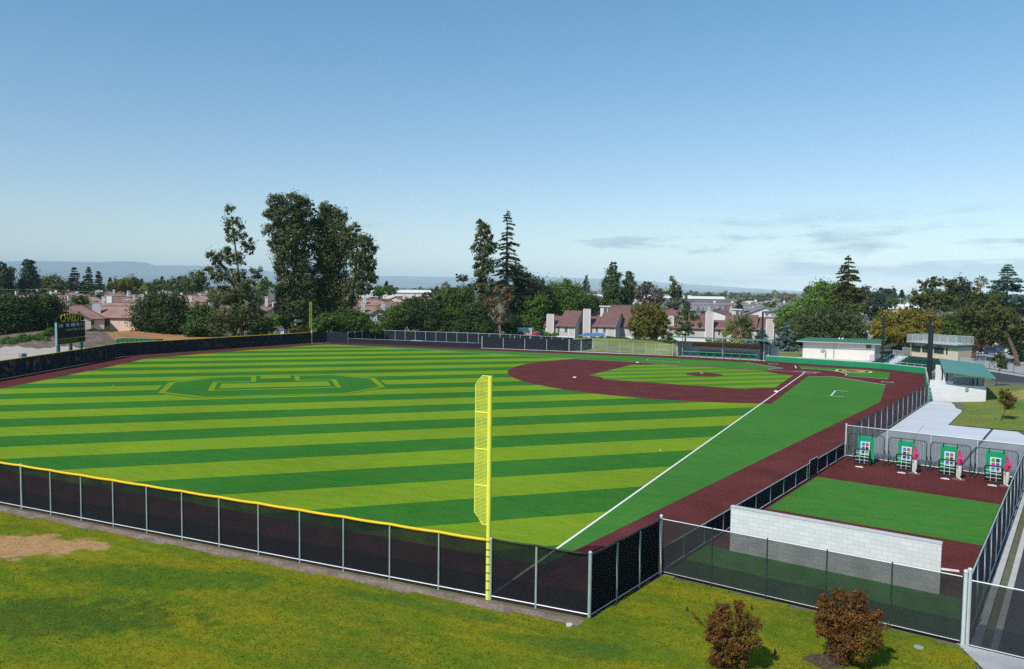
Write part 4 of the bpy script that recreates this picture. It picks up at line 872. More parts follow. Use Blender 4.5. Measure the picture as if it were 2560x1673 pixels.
for k, (x, y) in enumerate(PL):
    practice_net('green tarp practice net with coloured target print, '+nm[k], x-.30, y-1.75, ang, quads[k])
    strike_frame('black strike zone frame standing before the net that is '+nm[k], x-.12, y-.95, ang)
    b = MB(); rot = ang; q = []
    for dx, dy in ((-.26, .10), (.26, .10), (.26, -.06), (0, -.26), (-.26, -.06)): q.append((x+dx*math.cos(rot)-dy*math.sin(rot), y+dx*math.sin(rot)+dy*math.cos(rot), .004))
    b.prism(q, (0, 0, .03)); tag(b.obj('practice_plate', m_w), 'white practice plate before the net '+nm[k], 'home plate', 'practice plates in the bullpen')
    if k: dummy(('', 'pink shirted batter dummy beside the second practice net from the left', 'pink shirted batter dummy beside the third practice net from the left', 'pink shirted batter dummy nearest the blue side fence')[k], x-.78, y-.35, ang)
# sprinkler heads, lids and balls on the grass
for k, (x, y, lab) in enumerate(((-7.4, 98.6, 'small black sprinkler head in the lawn left of the bronze shrubs'), (-9.6, 97.2, 'small black sprinkler head close below the chain link fence'), (-11.0, 100.6, 'small black sprinkler head between the two bronze shrubs'))):
    b = MB(); b.tube([(x, y, 0), (x, y, .14)], .03, 8); b.ball((x, y, .15), .035, 8, 5); tag(b.obj('sprinkler_head', m_blk), lab, 'sprinkler')
b = MB(); b.tube([(-3.9, 102.0, -.01), (-3.9, 102.0, .05)], .13, 14); tag(b.obj('valve_lid', m_conc), 'round pale valve lid in the grass by the corner post', 'lid')
b = MB(); b.tube([(-15.4, 97.6, -.01), (-15.4, 97.6, .03)], .16, 14); tag(b.obj('valve_lid', m_galv), 'round grey valve lid in the grass near the drive gate', 'lid')
for (u, v, lab) in ((283, 964, 'white baseball lying on the far left outfield stripes'), (1651, 1126, 'white baseball lying near the left field foul line')):
    r = ray(u, v); tt = (0.04-CAM[2])/r[2]; q = CAM+r*tt; b = MB(); b.ball(q, .05, 8, 6); tag(b.obj('baseball', m_w), lab, 'ball')
# ------------------------------------------------------------------ houses
m_terra = mat('terracotta_roof', (.285, .175, .138), .85, .2, .5, fine=.12, fine_scale=5)
m_terra2 = mat('rose_roof', (.24, .142, .115), .85, .2, .5, fine=.12, fine_scale=5)
m_terra3 = mat('brown_tile_roof', (.20, .135, .115), .85, .2, .5, fine=.15, fine_scale=5)
m_peach = mat('peach_stucco', (.70, .52, .43), .9, .05, .6); m_pinkw = mat('pale_stucco', (.66, .57, .50), .9, .05, .6); m_chim = mat('white_stucco', (.66, .65, .62), .9, .04)
m_mauve = mat('mauve_shingle', (.165, .085, .082), .9, .12, .8, fine=.14, fine_scale=7); m_tan = mat('mauve_siding', (.52, .47, .45), .85, .04, .7); m_trim = mat('white_trim', (.72, .71, .69), .7, .03)
m_greyr = mat('grey_shingle', (.20, .195, .20), .9, .12, .7, fine=.1, fine_scale=6); m_greyw = mat('grey_siding', (.40, .42, .45), .85, .05); m_winp = glass_mat('window_glass', (.10, .12, .13)); m_blind = mat('window_blind', (.52, .56, .55), .6, .05)
FACE = R(-152.5)
def roof_slab(b, P, th=.16):                        # P: four corners of one roof plane, counter-clockwise from outside
    P = [np.array(p, float) for p in P]; n = np.cross(P[1]-P[0], P[2]-P[0]); n /= np.linalg.norm(n); n = n if n[2] > 0 else -n
    b.prism([tuple(p) for p in P], tuple(-n*th))
def window(t, x, z, w, h, y, glass=None, face='f'):
    def P(dx, dz, out): return (x+dx, y-out, z+dz) if face == 'f' else ((y+out, x+dx, z+dz) if face == 'r' else (y-out, x+dx, z+dz))
    b = MB(); a = .09; q = [(-w/2-a, -a), (w/2+a, -a), (w/2+a, h+a), (-w/2-a, h+a)]
    for k in range(4): 
        c, d = q[k], q[(k+1) % 4]; b.tube([P(*c, .03), P(*d, .03)], .06, 4)
    f = b.obj('window', m_trim, t, False)
    b = MB(); b.quad(P(-w/2-a, -a, .02), P(w/2+a, -a, .02), P(w/2+a, h+a, .02), P(-w/2-a, h+a, .02)); b.obj('pane', glass or m_winp, f, False); return f
def chimney(t, x, y, z0, z1, w=.9, d=.7, trim=False, m=None):
    b = MB(); b.box(x-w/2, y-d/2, z0, x+w/2, y+d/2, z1); c = b.obj('chimney', m or m_chim, t, False)
    b = MB(); b.box(x-w/2-.06, y-d/2-.06, z1, x+w/2+.06, y+d/2+.06, z1+.14); b.obj('chimney_cap', m_trim, c, False)
    if trim:
        b = MB()
        for sx in (-1, 1): b.box(x+sx*w/2-.10, y-d/2-.03, z0, x+sx*w/2+.10, y-d/2+.1, z1)
        b.obj('corner_trim', m_trim, c, False)
def house(name, label, loc, rz, w, d, hw, rh, kind, mr, mw, wins=(), chims=(), group=None, o=.45):
    t = thing(name, label, 'house', loc, rz, group); x0, x1, y0, y1 = -w/2, w/2, -d/2, d/2
    b = MB(); b.box(x0, y0, -2.0, x1, y1, hw)
    if kind == 'x':
        for x in (x0, x1): b.prism([(x-.001, y0, hw), (x-.001, y1, hw), (x-.001, 0, hw+rh)], (.002 if x < 0 else -.002, 0, 0))
    if kind == 'y':
        for y in (y0, y1): b.prism([(x0, y, hw), (x1, y, hw), (0, y, hw+rh)], (0, .002 if y < 0 else -.002, 0))
    b.obj('wall', mw, t, False)
    b = MB(); k = rh/(d/2 if kind == 'x' else w/2); e = o*k if kind != 'hip' else o*rh/(min(w, d)/2)
    if kind == 'x':
        roof_slab(b, [(x0-o, y0-o, hw-e), (x1+o, y0-o, hw-e), (x1+o, 0, hw+rh), (x0-o, 0, hw+rh)]); roof_slab(b, [(x1+o, y1+o, hw-e), (x0-o, y1+o, hw-e), (x0-o, 0, hw+rh), (x1+o, 0, hw+rh)])
    elif kind == 'y':
        roof_slab(b, [(x0-o, y0-o, hw-e), (0, y0-o, hw+rh), (0, y1+o, hw+rh), (x0-o, y1+o, hw-e)]); roof_slab(b, [(x1+o, y1+o, hw-e), (0, y1+o, hw+rh), (0, y0-o, hw+rh), (x1+o, y0-o, hw-e)])
    else:
        m_ = min(w, d)/2; rx = max(w/2-m_, .05); ry = max(d/2-m_, .05)
        if w >= d:
            A, Bq = (-rx, 0, hw+rh), (rx, 0, hw+rh); c = [(x0-o, y0-o, hw-e), (x1+o, y0-o, hw-e), (x1+o, y1+o, hw-e), (x0-o, y1+o, hw-e)]
            roof_slab(b, [c[0], c[1], Bq, A]); roof_slab(b, [c[2], c[3], A, Bq]); roof_slab(b, [c[1], c[2], Bq]); roof_slab(b, [c[3], c[0], A])
        else:
            A, Bq = (0, -ry, hw+rh), (0, ry, hw+rh); c = [(x0-o, y0-o, hw-e), (x1+o, y0-o, hw-e), (x1+o, y1+o, hw-e), (x0-o, y1+o, hw-e)]
            roof_slab(b, [c[0], c[1], A]); roof_slab(b, [c[2], c[3], Bq]); roof_slab(b, [c[1], c[2], Bq, A]); roof_slab(b, [c[3], c[0], A, Bq])
    b.cur = 1; zr = hw+rh+.04
    if kind == 'x': b.tube([(x0-o, 0, zr), (x1+o, 0, zr)], .13, 5)
    elif kind == 'y': b.tube([(0, y0-o, zr), (0, y1+o, zr)], .13, 5)
    else:
        b.tube([(A[0], A[1], zr), (Bq[0], Bq[1], zr)], .13, 5)
        for k_ in range(4): g_ = (A if ((k_ in (0, 3)) if w >= d else (k_ in (0, 1))) else Bq); b.tube([(c[k_][0], c[k_][1], c[k_][2]+.05), (g_[0], g_[1], zr)], .13, 5)
    for (xa, ya, xb, yb) in ((x0, y0, x1, y0), (x0, y1, x1, y1)) if kind != 'y' else ((x0, y0, x0, y1), (x1, y0, x1, y1)):
        sx_ = o*(1 if xa > 0 else -1); b.tube([(xa+(sx_ if kind == 'y' else -o), ya+(0 if kind == 'y' else o*(1 if ya > 0 else -1)), hw-e-.02), (xb+(sx_ if kind == 'y' else o), yb+(0 if kind == 'y' else o*(1 if yb > 0 else -1)), hw-e-.02)], .10, 4)
    b.obj('roof', [mr, m_ridge], t, False)
    for q in wins: window(t, *q[:4], y0 if q[4] == 'f' else (x1 if q[4] == 'r' else x0), face=q[4])
    for q in chims: chimney(t, *q)
    return t
m_ridge = mat('ridge_tile', (.13, .085, .072), .85, .2, 1)
G1 = 'peach houses with terracotta roofs beyond right field'
rs = random.Random(4)
# (photo column, distance, width, depth, wall height, roof rise, kind, turn, windows, chimneys, wall, label)
HS = [
 (22, 238, 17, 11, 4.3, 3.2, 'hip', 8, (), ((-3.5, -5.3, 0, 6.8), (4.2, -2, 5, 8.2)), m_peach, 'broad hip roofed peach house at the far left edge with two chimneys'),
 (190, 224, 12.5, 10, 3.8, 3.0, 'hip', -6, ((3.4, 2.0, 1.3, 1.4, 'f'),), ((4.4, 2.2, 2, 7.3, 1.9, .8),), m_pinkw, 'hip roofed house with wide white chimney just behind the scoreboard'),
 (196, 221, 5.5, 6, 3.6, 1.6, 'y', -6, ((0, 2.0, 1.0, 1.2, 'f'),), (), m_pinkw, 'little gabled wing fronting the house behind the scoreboard'),
 (305, 226, 13, 8, 3.9, 2.6, 'x', -34, ((-2.5, 1.6, 3.2, 1.6, 'f'), (-2.6, 2.0, .8, 1.3, 'l')), (), m_peach, 'peach house whose sunlit gable end faces left, beside the dark oaks'),
 (318, 236, 12, 9, 5.0, 2.2, 'x', -30, (), ((-5.0, 0.3, 3, 8.9, 1.5, .9),), m_peach, 'taller terracotta roofed house with tall white chimney behind the sunlit gable'),
 (238, 246, 9, 9, 5.0, 2.2, 'y', -10, ((1.2, 3.0, 1.2, 1.3, 'f'),), ((2.5, -3.5, 3, 8.6),), m_pinkw, 'narrow gabled house squeezed between two white chimneys'),
 (160, 262, 12, 10, 5.0, 2.6, 'hip', 12, (), ((0, -5, 4, 8.7),), m_peach, 'hip roofed house with one slim chimney above the scoreboard'),
 (95, 270, 15, 10, 5.2, 2.8, 'hip', 5, (), ((-2, 0, 6, 9.0),), m_peach, 'long hip roof rising behind the dark oak mass at left'),
 (225, 290, 14, 11, 5.3, 2.6, 'hip', 0, (), ((-3, -3, 5, 8.6),), m_pinkw, 'hip roofed house with blue grey roof panels in the middle rows'),
 (300, 285, 15, 11, 5.4, 2.7, 'hip', 8, (), ((4, -2, 5, 8.7),), m_peach, 'wide hip roof with small dormer in the middle rows'),
 (375, 292, 14, 10, 5.2, 2.6, 'x', -8, (), ((-2, -3, 5, 8.8), (4, -1, 5, 8.6)), m_peach, 'double chimneyed house peeping over the round oaks'),
 (455, 262, 17, 11, 5.0, 2.7, 'hip', -10, (), ((-3, -3, 5, 8.9), (3, -4, 5, 8.8)), m_peach, 'low pink roof with two chimneys left of the slender eucalyptus'),
 (505, 250, 14, 10, 4.6, 2.4, 'x', 10, ((2, 1.8, 1.3, 1.3, 'f'),), ((1.5, -4, 3, 8.0),), m_peach, 'roof showing through the loose foliage of the slender eucalyptus'),
 (668, 232, 12, 10, 3.6, 2.6, 'y', 18, ((0, 1.6, 1.4, 1.2, 'f'),), ((2, 0, 5, 7.4),), m_peach, 'gabled house in the gap between the two eucalyptus groups'),
 (690, 262, 12, 10, 5.2, 2.4, 'hip', 0, (), ((-3, -4, 4, 8.8),), m_pinkw, 'upper roof in the gap between the two eucalyptus groups'),
 (868, 232, 12, 10, 4.8, 2.6, 'hip', -8, ((2, 3.0, 1.3, 1.4, 'f'),), (), m_peach, 'house half hidden under the right hand eucalyptus crown'),
 (922, 222, 12, 9, 5.0, 2.0, 'hip', 10, ((2.0, 3.1, 1.4, 1.4, 'f'),), ((-2.2, -3.5, 3, 7.9), (3.3, -4.0, 3, 7.9)), m_peach, 'two storey peach house with two chimneys beside the orange fence'),
 (942, 219, 4, 4, 5.1, 1.2, 'y', 10, ((.4, 3.2, 1.2, 1.4, 'f'),), (), m_chim, 'white projecting bay at the corner of the two storey peach house'),
 (975, 240, 13, 12, 5.0, 3.3, 'hip', 2, ((-2, 3.4, 1.3, 1.2, 'f'), (2, 3.4, 1.3, 1.2, 'f')), ((7.0, 1, 3, 8.3), (9.0, 1, 3, 8.3)), m_peach, 'big pyramidal brown roofed house left of the oak thicket'),
 (1045, 262, 14, 10, 5.0, 2.4, 'x', -4, (), ((1, -2, 5, 8.7),), m_pinkw, 'long roofed house glimpsed above the oak thicket'),
 (900, 285, 14, 10, 5.2, 2.6, 'x', 14, (), ((1, -3, 5, 8.6),), m_pinkw, 'grey brown roof behind the two storey peach house'),
]
for k in range(26):                                        # rows farther back, roofs only
    u = (10, 60, 120, 150, 205, 262, 330, 350, 402, 430, 470, 520, 560, 35, 90, 180, 240, 290, 380, 415, 500, 640, 880, 935, 1000, 1050)[k]; d = (330, 345, 325, 380, 350, 335, 350, 400, 335, 380, 330, 350, 400, 430, 420, 440, 460, 430, 450, 480, 440, 340, 340, 330, 350, 370)[k]
    HS.append((u, d, 13+rs.random()*5, 10+rs.random()*2, 5.2, 2.6+rs.random()*.5, rs.choice(['hip', 'hip', 'x', 'y']), rs.uniform(-25, 25), (), ((rs.uniform(-4, 4), rs.uniform(-4, 2), 4, 8.9+rs.random()*.5),), rs.choice([m_peach, m_pinkw]), 'one of the small far terracotta roofs in the rear rows of the estate'))
for k, (u, d, w_, dp, hw, rh, kind, turn, wins, ch, mw, lab) in enumerate(HS):
    house('peach_house', lab, gnd(u, d, 0.0), FACE+R(turn)-(u-1280)/F, w_, dp, hw, rh, kind, (m_terra, m_terra2, m_terra3, m_terra)[k % 4], mw, wins, ch, G1)
def townhouse(label, u, d, w_, hl, hr, cx_, ctop, win, mirror=False, z=0.3):
    """front eave towards the field, low left ridge and higher right ridge, boxed chimney on the front"""
    q = gnd(u, d, z); t = thing('townhouse', label, 'house', q, R(185), 'mauve roofed townhouses behind the far dugout'); x0, x1 = -w_/2, w_/2; y0, y1 = 0.0, 9.5; he = 3.15
    xs_ = x0+w_*.42
    kl, kr = hl-he, hr-he; yl, yr = 3.3, 5.2
    b = MB(); b.box(x0, y0, -1, x1, y1, he)
    for x, yy, hh in ((x1-.02, yr, hr), (xs_, yr, hr), (x0+.02, yl, hl)): b.prism([(x, y0, he), (x, yy, hh-.1), (x, y1, he)], (.015, 0, 0))
    b.obj('wall', m_tan, t, False)
    b = MB(); o = .4
    roof_slab(b, [(x0-o, y0-.5, he-.35), (xs_+.05, y0-.5, he-.35), (xs_+.05, yl, hl), (x0-o, yl, hl)], .14); roof_slab(b, [(xs_, y0-.5, he-.35), (x1+.25, y0-.5, he-.35), (x1+.25, yr, hr), (xs_, yr, hr)], .15)
    roof_slab(b, [(x0-o, yl, hl), (xs_, yl, hl), (xs_, y1+.4, he-.2), (x0-o, y1+.4, he-.2)], .14); roof_slab(b, [(xs_, yr, hr), (x1+.25, yr, hr), (x1+.25, y1+.4, he-.2), (xs_, y1+.4, he-.2)], .14)
    b.obj('roof', m_mauve, t, False)
    b = MB()
    for x in (x0+.08, x1-.08): b.box(x-.1, y0-.03, -.5, x+.1, y0+.02, he)
    b.box(x0, y0-.04, -1, x1, y0-.01, .35)
    b.obj('corner_trim', m_trim, t, False)
    if cx_ is not None: chimney(t, cx_, y0-.35, -.5, ctop, 1.75, .9, True, m_tan)
    if win is not None:
        f = window(t, win, 1.35, 2.5, 1.5, y0)
        b = MB(); b.quad((win-.75, y0-.035, 1.4), (win+.65, y0-.035, 1.4), (win+.65, y0-.035, 2.8), (win-.75, y0-.035, 2.8)); b.obj('blind', m_blind, f, False)
        b = MB(); b.box(win+1.55, y0-.04, -.3, win+1.75, y0+.01, he); b.obj('trim_board', m_trim, t, False)
    return t
townhouse('leftmost mauve roofed townhouse with short boxed chimney beside the oak thicket', 1402, 195, 7.8, 5.35, 6.7, -2.4, 5.7, .6)
townhouse('second townhouse with the tallest boxed chimney and clerestory box behind', 1502, 196, 8.0, 5.3, 6.4, -3.3, 7.1, .2)
townhouse('third townhouse, its right half hidden by the twin round olive trees', 1585, 199, 8.4, 6.2, 6.9, None, 5, .3)
townhouse('townhouse between the round olive trees and the open leafy tree', 1662, 199, 8.0, 7.0, 7.2, 1.7, 5.7, None)
townhouse('townhouse behind the open leafy tree with dark end wall', 1722, 197, 8.6, 6.2, 6.3, None, 5, None)
townhouse('townhouse with tall boxed chimney left of the fan palm', 1818, 196, 9.6, 5.0, 6.3, -3.9, 7.0, -.6)
townhouse('townhouse with short chimney right of the fan palm behind a black pole', 1905, 199, 11.5, 6.4, 5.9, 2.2, 5.4, -1.6)
for k, (u, d, z_, lab) in enumerate(((1513, 206, 6.0, 'small glazed clerestory box above the second townhouse roof'), (1842, 214, 5.6, 'pale shed roofed clerestory above the palm townhouse'))):
    t = thing('clerestory', lab, 'roof lantern', gnd(u, d), R(190)); b = MB(); b.box(-1, -1, 0, 1, 1, z_+2.0); b.obj('wall', m_chim, t, False); b = MB(); b.box(-1.3, -1.3, z_+2.0, 1.6, 1.3, z_+2.2); b.obj('roof', m_trim, t, False); b = MB(); b.box(-.1, -1.03, z_+.5, .8, -1, z_+1.7); b.obj('window', m_winp, t, False)
t = house('pale_house', 'white gabled house with green grey roof right of the black pole above the townhouses', gnd(1915, 232), R(190), 13, 12, 5.8, 2.6, 'y', m_greyr, m_chim, ((3.2, 3.0, 1.6, 2.0, 'f'),), ())
house('pale_house', 'white shed roofed house with dark tall window beside the light green tree', gnd(1955, 226), R(196), 8, 10, 7.2, .9, 'y', m_greyr, m_chim, ((2.5, 3.2, 1.8, 2.6, 'f'),), ())
house('pale_house', 'white low gable just above the palm townhouse roof', gnd(1795, 222), R(184), 9, 9, 5.9, 1.5, 'y', m_mauve, m_chim, (), ())
house('pale_house', 'mauve roofed house crowning the row left of the twin round olive trees', gnd(1553, 222), R(186), 15, 9, 6.2, 1.9, 'hip', m_mauve, m_tan, (), ((5.5, 0, 6, 8.9),))
# grey terrace farther off: steep gabled bays
for k in range(6):
    u = 1735+27*k; q = gnd(u, 300+k*3); t = house('grey_terrace_house', ('leftmost grey terrace house with steep gabled bay, beside the tall shaggy tree', 'second grey terrace house from the shaggy tree', 'third grey terrace house from the shaggy tree', 'fourth grey terrace house, reddish gable over a pale bay', 'fifth grey terrace house, next to last before the dark shrub', 'last grey terrace house before the dark shrub')[k], q, R(196), 5.6, 9, 5.2, 1.9, 'x', m_greyr if k != 3 else m_mauve, m_greyw, ((-.9, 3.2, 1.1, 1.6, 'f'),), (), 'grey terrace houses beyond the townhouses')
    b = MB(); b.prism([(.6, -5.5, 4.4), (2.6, -5.5, 4.4), (1.6, -5.5, 7.3)], (0, 3.5, 0)); b.box(.6, -5.5, 0, 2.6, -4.5, 4.4); b.obj('gabled_bay', m_greyw if k % 2 else mat('dark_bay', (.13, .14, .17), .8), t, False)
    window(t, 1.6, 2.0, 1.2, 1.8, -5.5)
far = [(1775, 345, 'x', m_greyr, m_chim), (1820, 350, 'x', m_greyr, m_chim), (1862, 335, 'hip', m_greyr, m_greyw), (1905, 318, 'hip', m_greyr, m_greyw), (1945, 300, 'hip', m_greyr, m_greyw), (1985, 290, 'hip', m_greyr, m_greyw), (1880, 420, 'y', m_trim, m_chim), (1925, 440, 'y', m_trim, m_chim), (1950, 380, 'hip', m_greyr, m_chim), (1998, 360, 'y', m_greyr, m_chim), (2200, 262, 'hip', m_greyr, m_greyw), (2112, 238, 'x', m_greyr, m_chim), (2120, 420, 'x', m_greyr, m_chim), (2215, 410, 'x', m_trim, m_chim), (2258, 400, 'x', m_trim, m_chim), (2545, 236, 'hip', m_greyr, m_pinkw), (2030, 400, 'x', m_greyr, m_chim), (2060, 440, 'y', m_greyr, m_chim)]
lf = ['long low grey roof behind the terrace gables', 'grey roof with white gable edge behind the terrace', 'wide grey hip roof right of the dark shrub', 'dark grey hip roof above the white gabled house', 'grey hip roof left of the light green trees', 'grey hip roof touching the light green trees', 'bright white gabled roof far off among palms', 'second bright white roof far off beside the palms', 'grey roof in front of the far white roofs', 'small grey gable near the far palms', 'flat grey roof between the willows and the rusty tree', 'low cream house peeping over the green locker roof', 'pale roof behind the tall redwood at left', 'white roof by the far power poles', 'second white roof by the far power poles', 'peach house behind the dark pine at the right edge', 'pale house left of the bright green tree', 'small pale gable above the bright green tree']
for (u, d, k_, mr, mw), lab in zip(far, lf): house('far_house', lab, gnd(u, d), FACE-(u-1280)/F+R(rs.uniform(-15, 15)), 15+4*rs.random() if u < 2500 else 14, 10, (4.6 if d < 300 else 5.6) if u not in (2112, 2200) else 3.2, 2.0, k_, mr, mw, ((1, 2.0, 1.2, 1.2, 'f'),) if u in (2545, 2112) else (), ((2, 0, 4, 8.2),) if d > 300 else ())
# warehouses on the plain
for (u, d, w_, dp, h_, mr, mw, lab) in ((980, 520, 50, 30, 9.0, m_trim, m_chim, 'long white flat roofed warehouse left of the far palm'), (1035, 420, 32, 26, 6.5, mat('warehouse_roof', (.62, .52, .44), .8, .05), m_peach, 'beige warehouse with broad low roof near the far palm'), (1080, 470, 26, 20, 6.2, m_trim, m_chim, 'pale low shed right behind the beige warehouse'), (1710, 640, 62, 30, 6.5, m_trim, mat('ware_grey', (.16, .18, .20), .8), 'long white roofed warehouse between the shaggy tree and the poplars'), (1640, 700, 60, 30, 6.8, m_trim, m_chim, 'white roofed warehouse partly behind the shaggy brown tree'), (1530, 680, 70, 30, 7, m_trim, m_chim, 'distant white warehouse strip behind the poplars')):
    t = thing('warehouse', lab, 'warehouse', gnd(u, d), FACE-(u-1280)/F); b = MB(); b.box(-w_/2, -dp/2, -1, w_/2, dp/2, h_); b.obj('wall', mw, t, False)
    b = MB(); roof_slab(b, [(-w_/2-.5, -dp/2-.5, h_), (w_/2+.5, -dp/2-.5, h_), (w_/2+.5, 0, h_+1.7), (-w_/2-.5, 0, h_+1.7)], .3); roof_slab(b, [(w_/2+.5, dp/2+.5, h_), (-w_/2-.5, dp/2+.5, h_), (-w_/2-.5, 0, h_+1.7), (w_/2+.5, 0, h_+1.7)], .3); b.obj('roof', mr, t, False)
# garden fence, hedge-side canopy, poles
b = MB(); a, c = gnd(938, 205, 0), gnd(962, 203, 0); b.obox(a, c, .12, .2, 2.6); tag(b.obj('board_fence', mat('orange_boards', (.42, .15, .045), .8, .2, 3)), 'short orange board fence between the bushes below the two storey house', 'fence')
t = thing('canopy', 'low blue fabric canopy in front of the second townhouse', 'canopy', gnd(1478, 184, 0)); q = np.array(t.location); b = MB(); b.prism([(q[0]+3.4, q[1], 1.35), (q[0]-3.4, q[1]-1, 1.35), (q[0]-2.2, q[1]-3.5, 1.95), (q[0]+2.2, q[1]-2.8, 1.95)], (0, 0, .06)); b.obj('fabric', mat('blue_fabric', (.07, .17, .36), .7, .08), t)
for dx, dy in ((3.2, -.1), (-3.2, -1.0)): b = MB(); b.tube([(q[0]+dx, q[1]+dy, 0), (q[0]+dx, q[1]+dy, 1.4)], .05, 6); b.obj('post', m_galv, t)
t = thing('parked_truck', 'small teal box truck parked behind the far fence by the first townhouse', 'truck', gnd(1318, 186, 0), R(190))
b = MB(); b.box(-2, -1, .7, 1.6, 1, 3.1); b.obj('cargo_box', mat('pale_teal', (.34, .48, .47), .5, .15), t, False); b = MB(); b.box(1.7, -.95, .5, 3.2, .95, 2.3); b.obj('cab', mat('dark_teal', (.03, .08, .09), .4), t, False)
for x in (-1.3, 2.4):
    for y in (-.95, .95): b = MB(); b.tube([(x, y-.12, .42), (x, y+.12, .42)], .42, 12); b.obj('wheel', m_blk, t, False)
t = thing('red_loader', 'bright red lift machine standing in front of the teal truck', 'machine', gnd(1331, 181, 0), R(190)); m_red = mat('red_paint', (.55, .035, .03), .5, .08)
b = MB(); b.tube([(-1.0, 0, .9), (.2, 0, 1.9), (1.5, 0, 2.5)], .2, 6); b.obj('arm', m_red, t, False); b = MB(); b.box(-1.6, -.7, .3, 1.2, .7, 1.7); b.obj('body', m_red, t, False)
for x in (-1.1, 1.2): b = MB(); b.tube([(x, -.8, .3), (x, .8, .3)], .3, 10); b.obj('wheel', m_blk, t, False)
m_wood = mat('pole_wood', (.20, .16, .13), .9, .1)
for k, (u, d, h_, arm, lab) in enumerate(((119, 330, 10.6, 1, 'grey power pole with crossarm above the left roofs'), (248, 300, 10.2, 1, 'pale power pole behind the left dark conifers'), (264, 360, 10.6, 0, 'thin pole beside a red leaved treetop at left'), (475, 420, 17, 0, 'tall thin mast left of the slender eucalyptus'), (1012, 250, 9.5, 0, 'power pole with transformer left of the beige warehouse'), (1050, 262, 9.6, 0, 'power pole in front of the beige warehouse'), (1862, 380, 9.8, 1, 'brown power pole above the grey roofs'), (2188, 330, 10.9, 1, 'power pole with crossarm right of the tall redwood'), (2172, 330, 11.0, 1, 'pale power pole close to the tall redwood'), (2252, 320, 11.0, 1, 'power pole with crossarm above the rust coloured tree'), (1468, 250, 17.5, 0, 'bare mast above the round green tree'), (1776, 300, 9.4, 0, 'thin pole rising over the grey terrace'))):
    q = gnd(u, d); t = thing('power_pole', lab, 'pole', q); b = MB(); b.tube([(0, 0, 0), (0, 0, h_)], [.16, .12], 8); b.obj('pole', m_galv2 if k in (1, 7, 8, 9) else m_wood, t, False)
    if arm:
        b = MB(); b.tube([(RIGHT[0]*-1.3, RIGHT[1]*-1.3, h_-.5), (RIGHT[0]*1.3, RIGHT[1]*1.3, h_-.5)], .09, 6); b.obj('crossarm', m_galv2 if k in (1, 7, 8, 9) else m_wood, t, False)
for (pp, lab) in (([(-60, 340, 10.3), (119, 330, 10.1), (248, 300, 9.7), (420, 330, 9.8)], 'thin power line strung across the left roofs'), ([(2172, 330, 10.6), (2252, 320, 10.6), (2400, 330, 10.3)], 'thin power line between the far poles right of the redwood'), ([(1012, 250, 9.1), (1050, 262, 9.2), (1180, 262, 9.0)], 'thin power line running behind the far palm')):
    b = MB(); pts = []
    for (u0, d0, z0), (u1, d1, z1) in zip(pp[:-1], pp[1:]):
        for f in np.linspace(0, 1, 7): pts.append((*(gnd(u0, d0)[:2]*(1-f)+gnd(u1, d1)[:2]*f), z0*(1-f)+z1*f-.5*4*f*(1-f)))
    b.tube(pts, .02, 4, False); tag(b.obj('power_line', m_galv2), lab, 'wire')
q = gnd(308, 238); t = thing('street_lamp', 'pale curved street lamp rising over the sunlit gable house', 'street lamp', q); b = MB(); b.tube([(0, 0, 0), (0, 0, 7.4), tuple(RIGHT[:2]*.6)+(7.9,), tuple(RIGHT[:2]*1.7)+(8.15,)], .07, 8); b.obj('pole', m_galv2, t, False); b = MB(); b.ball(tuple(RIGHT[:2]*1.9)+(8.15,), (.35, .35, .1), 8, 5); b.obj('lamp_head', m_galv2, t, False)
# cars
def car(label, u, d, rz, col, van=False, z=0.0, group='cars parked around the ground'):
    t = thing('parked_car', label, 'car', gnd(u, d, z), rz, group); m = mat('car_'+'_'.join(str(round(c, 2)) for c in col), col, .3, .03, spec=.5)
    prof = [(-2.1, .35), (-2.15, .8), (-1.9, .98), (-1.35, 1.02), (-.75, 1.48), (.75, 1.5), (1.35, 1.02), (2.0, .9), (2.15, .6), (2.1, .35)] if not van else [(-2.4, .4), (-2.45, 1.7), (-2.2, 2.1), (.9, 2.1), (1.5, 1.3), (2.3, 1.1), (2.45, .7), (2.4, .4)]
    b = MB(); b.prism([(x, -.88, z_) for x, z_ in prof], (0, 1.76, 0)); b.obj('body', m, t, False)
    gl = [(-1.2, 1.05), (-.7, 1.42), (.7, 1.44), (1.2, 1.05)] if not van else [(.2, 1.35), (.2, 1.9), (.9, 1.9), (1.35, 1.35)]
    b = MB(); b.prism([(x, -.895, z_) for x, z_ in gl], (0, 1.79, 0)); b.obj('window', m_glass, t, False)
    for x in (-1.35, 1.35):
        for y in (-.8, .8):
            b = MB(); b.tube([(x, y-.1, .33), (x, y+.1, .33)], .33, 14); w_ = b.obj('wheel', m_blk, t, False); b = MB(); b.tube([(x, y-.105, .33), (x, y+.105, .33)], .19, 10); b.obj('rim', m_galv2, w_, False)
    b = MB(); 
    for y in (-.6, .6): b = MB(); b.box(2.08, y-.2, .62, 2.17, y+.2, .78); b.obj('headlight', m_trim, t, False)
    return t
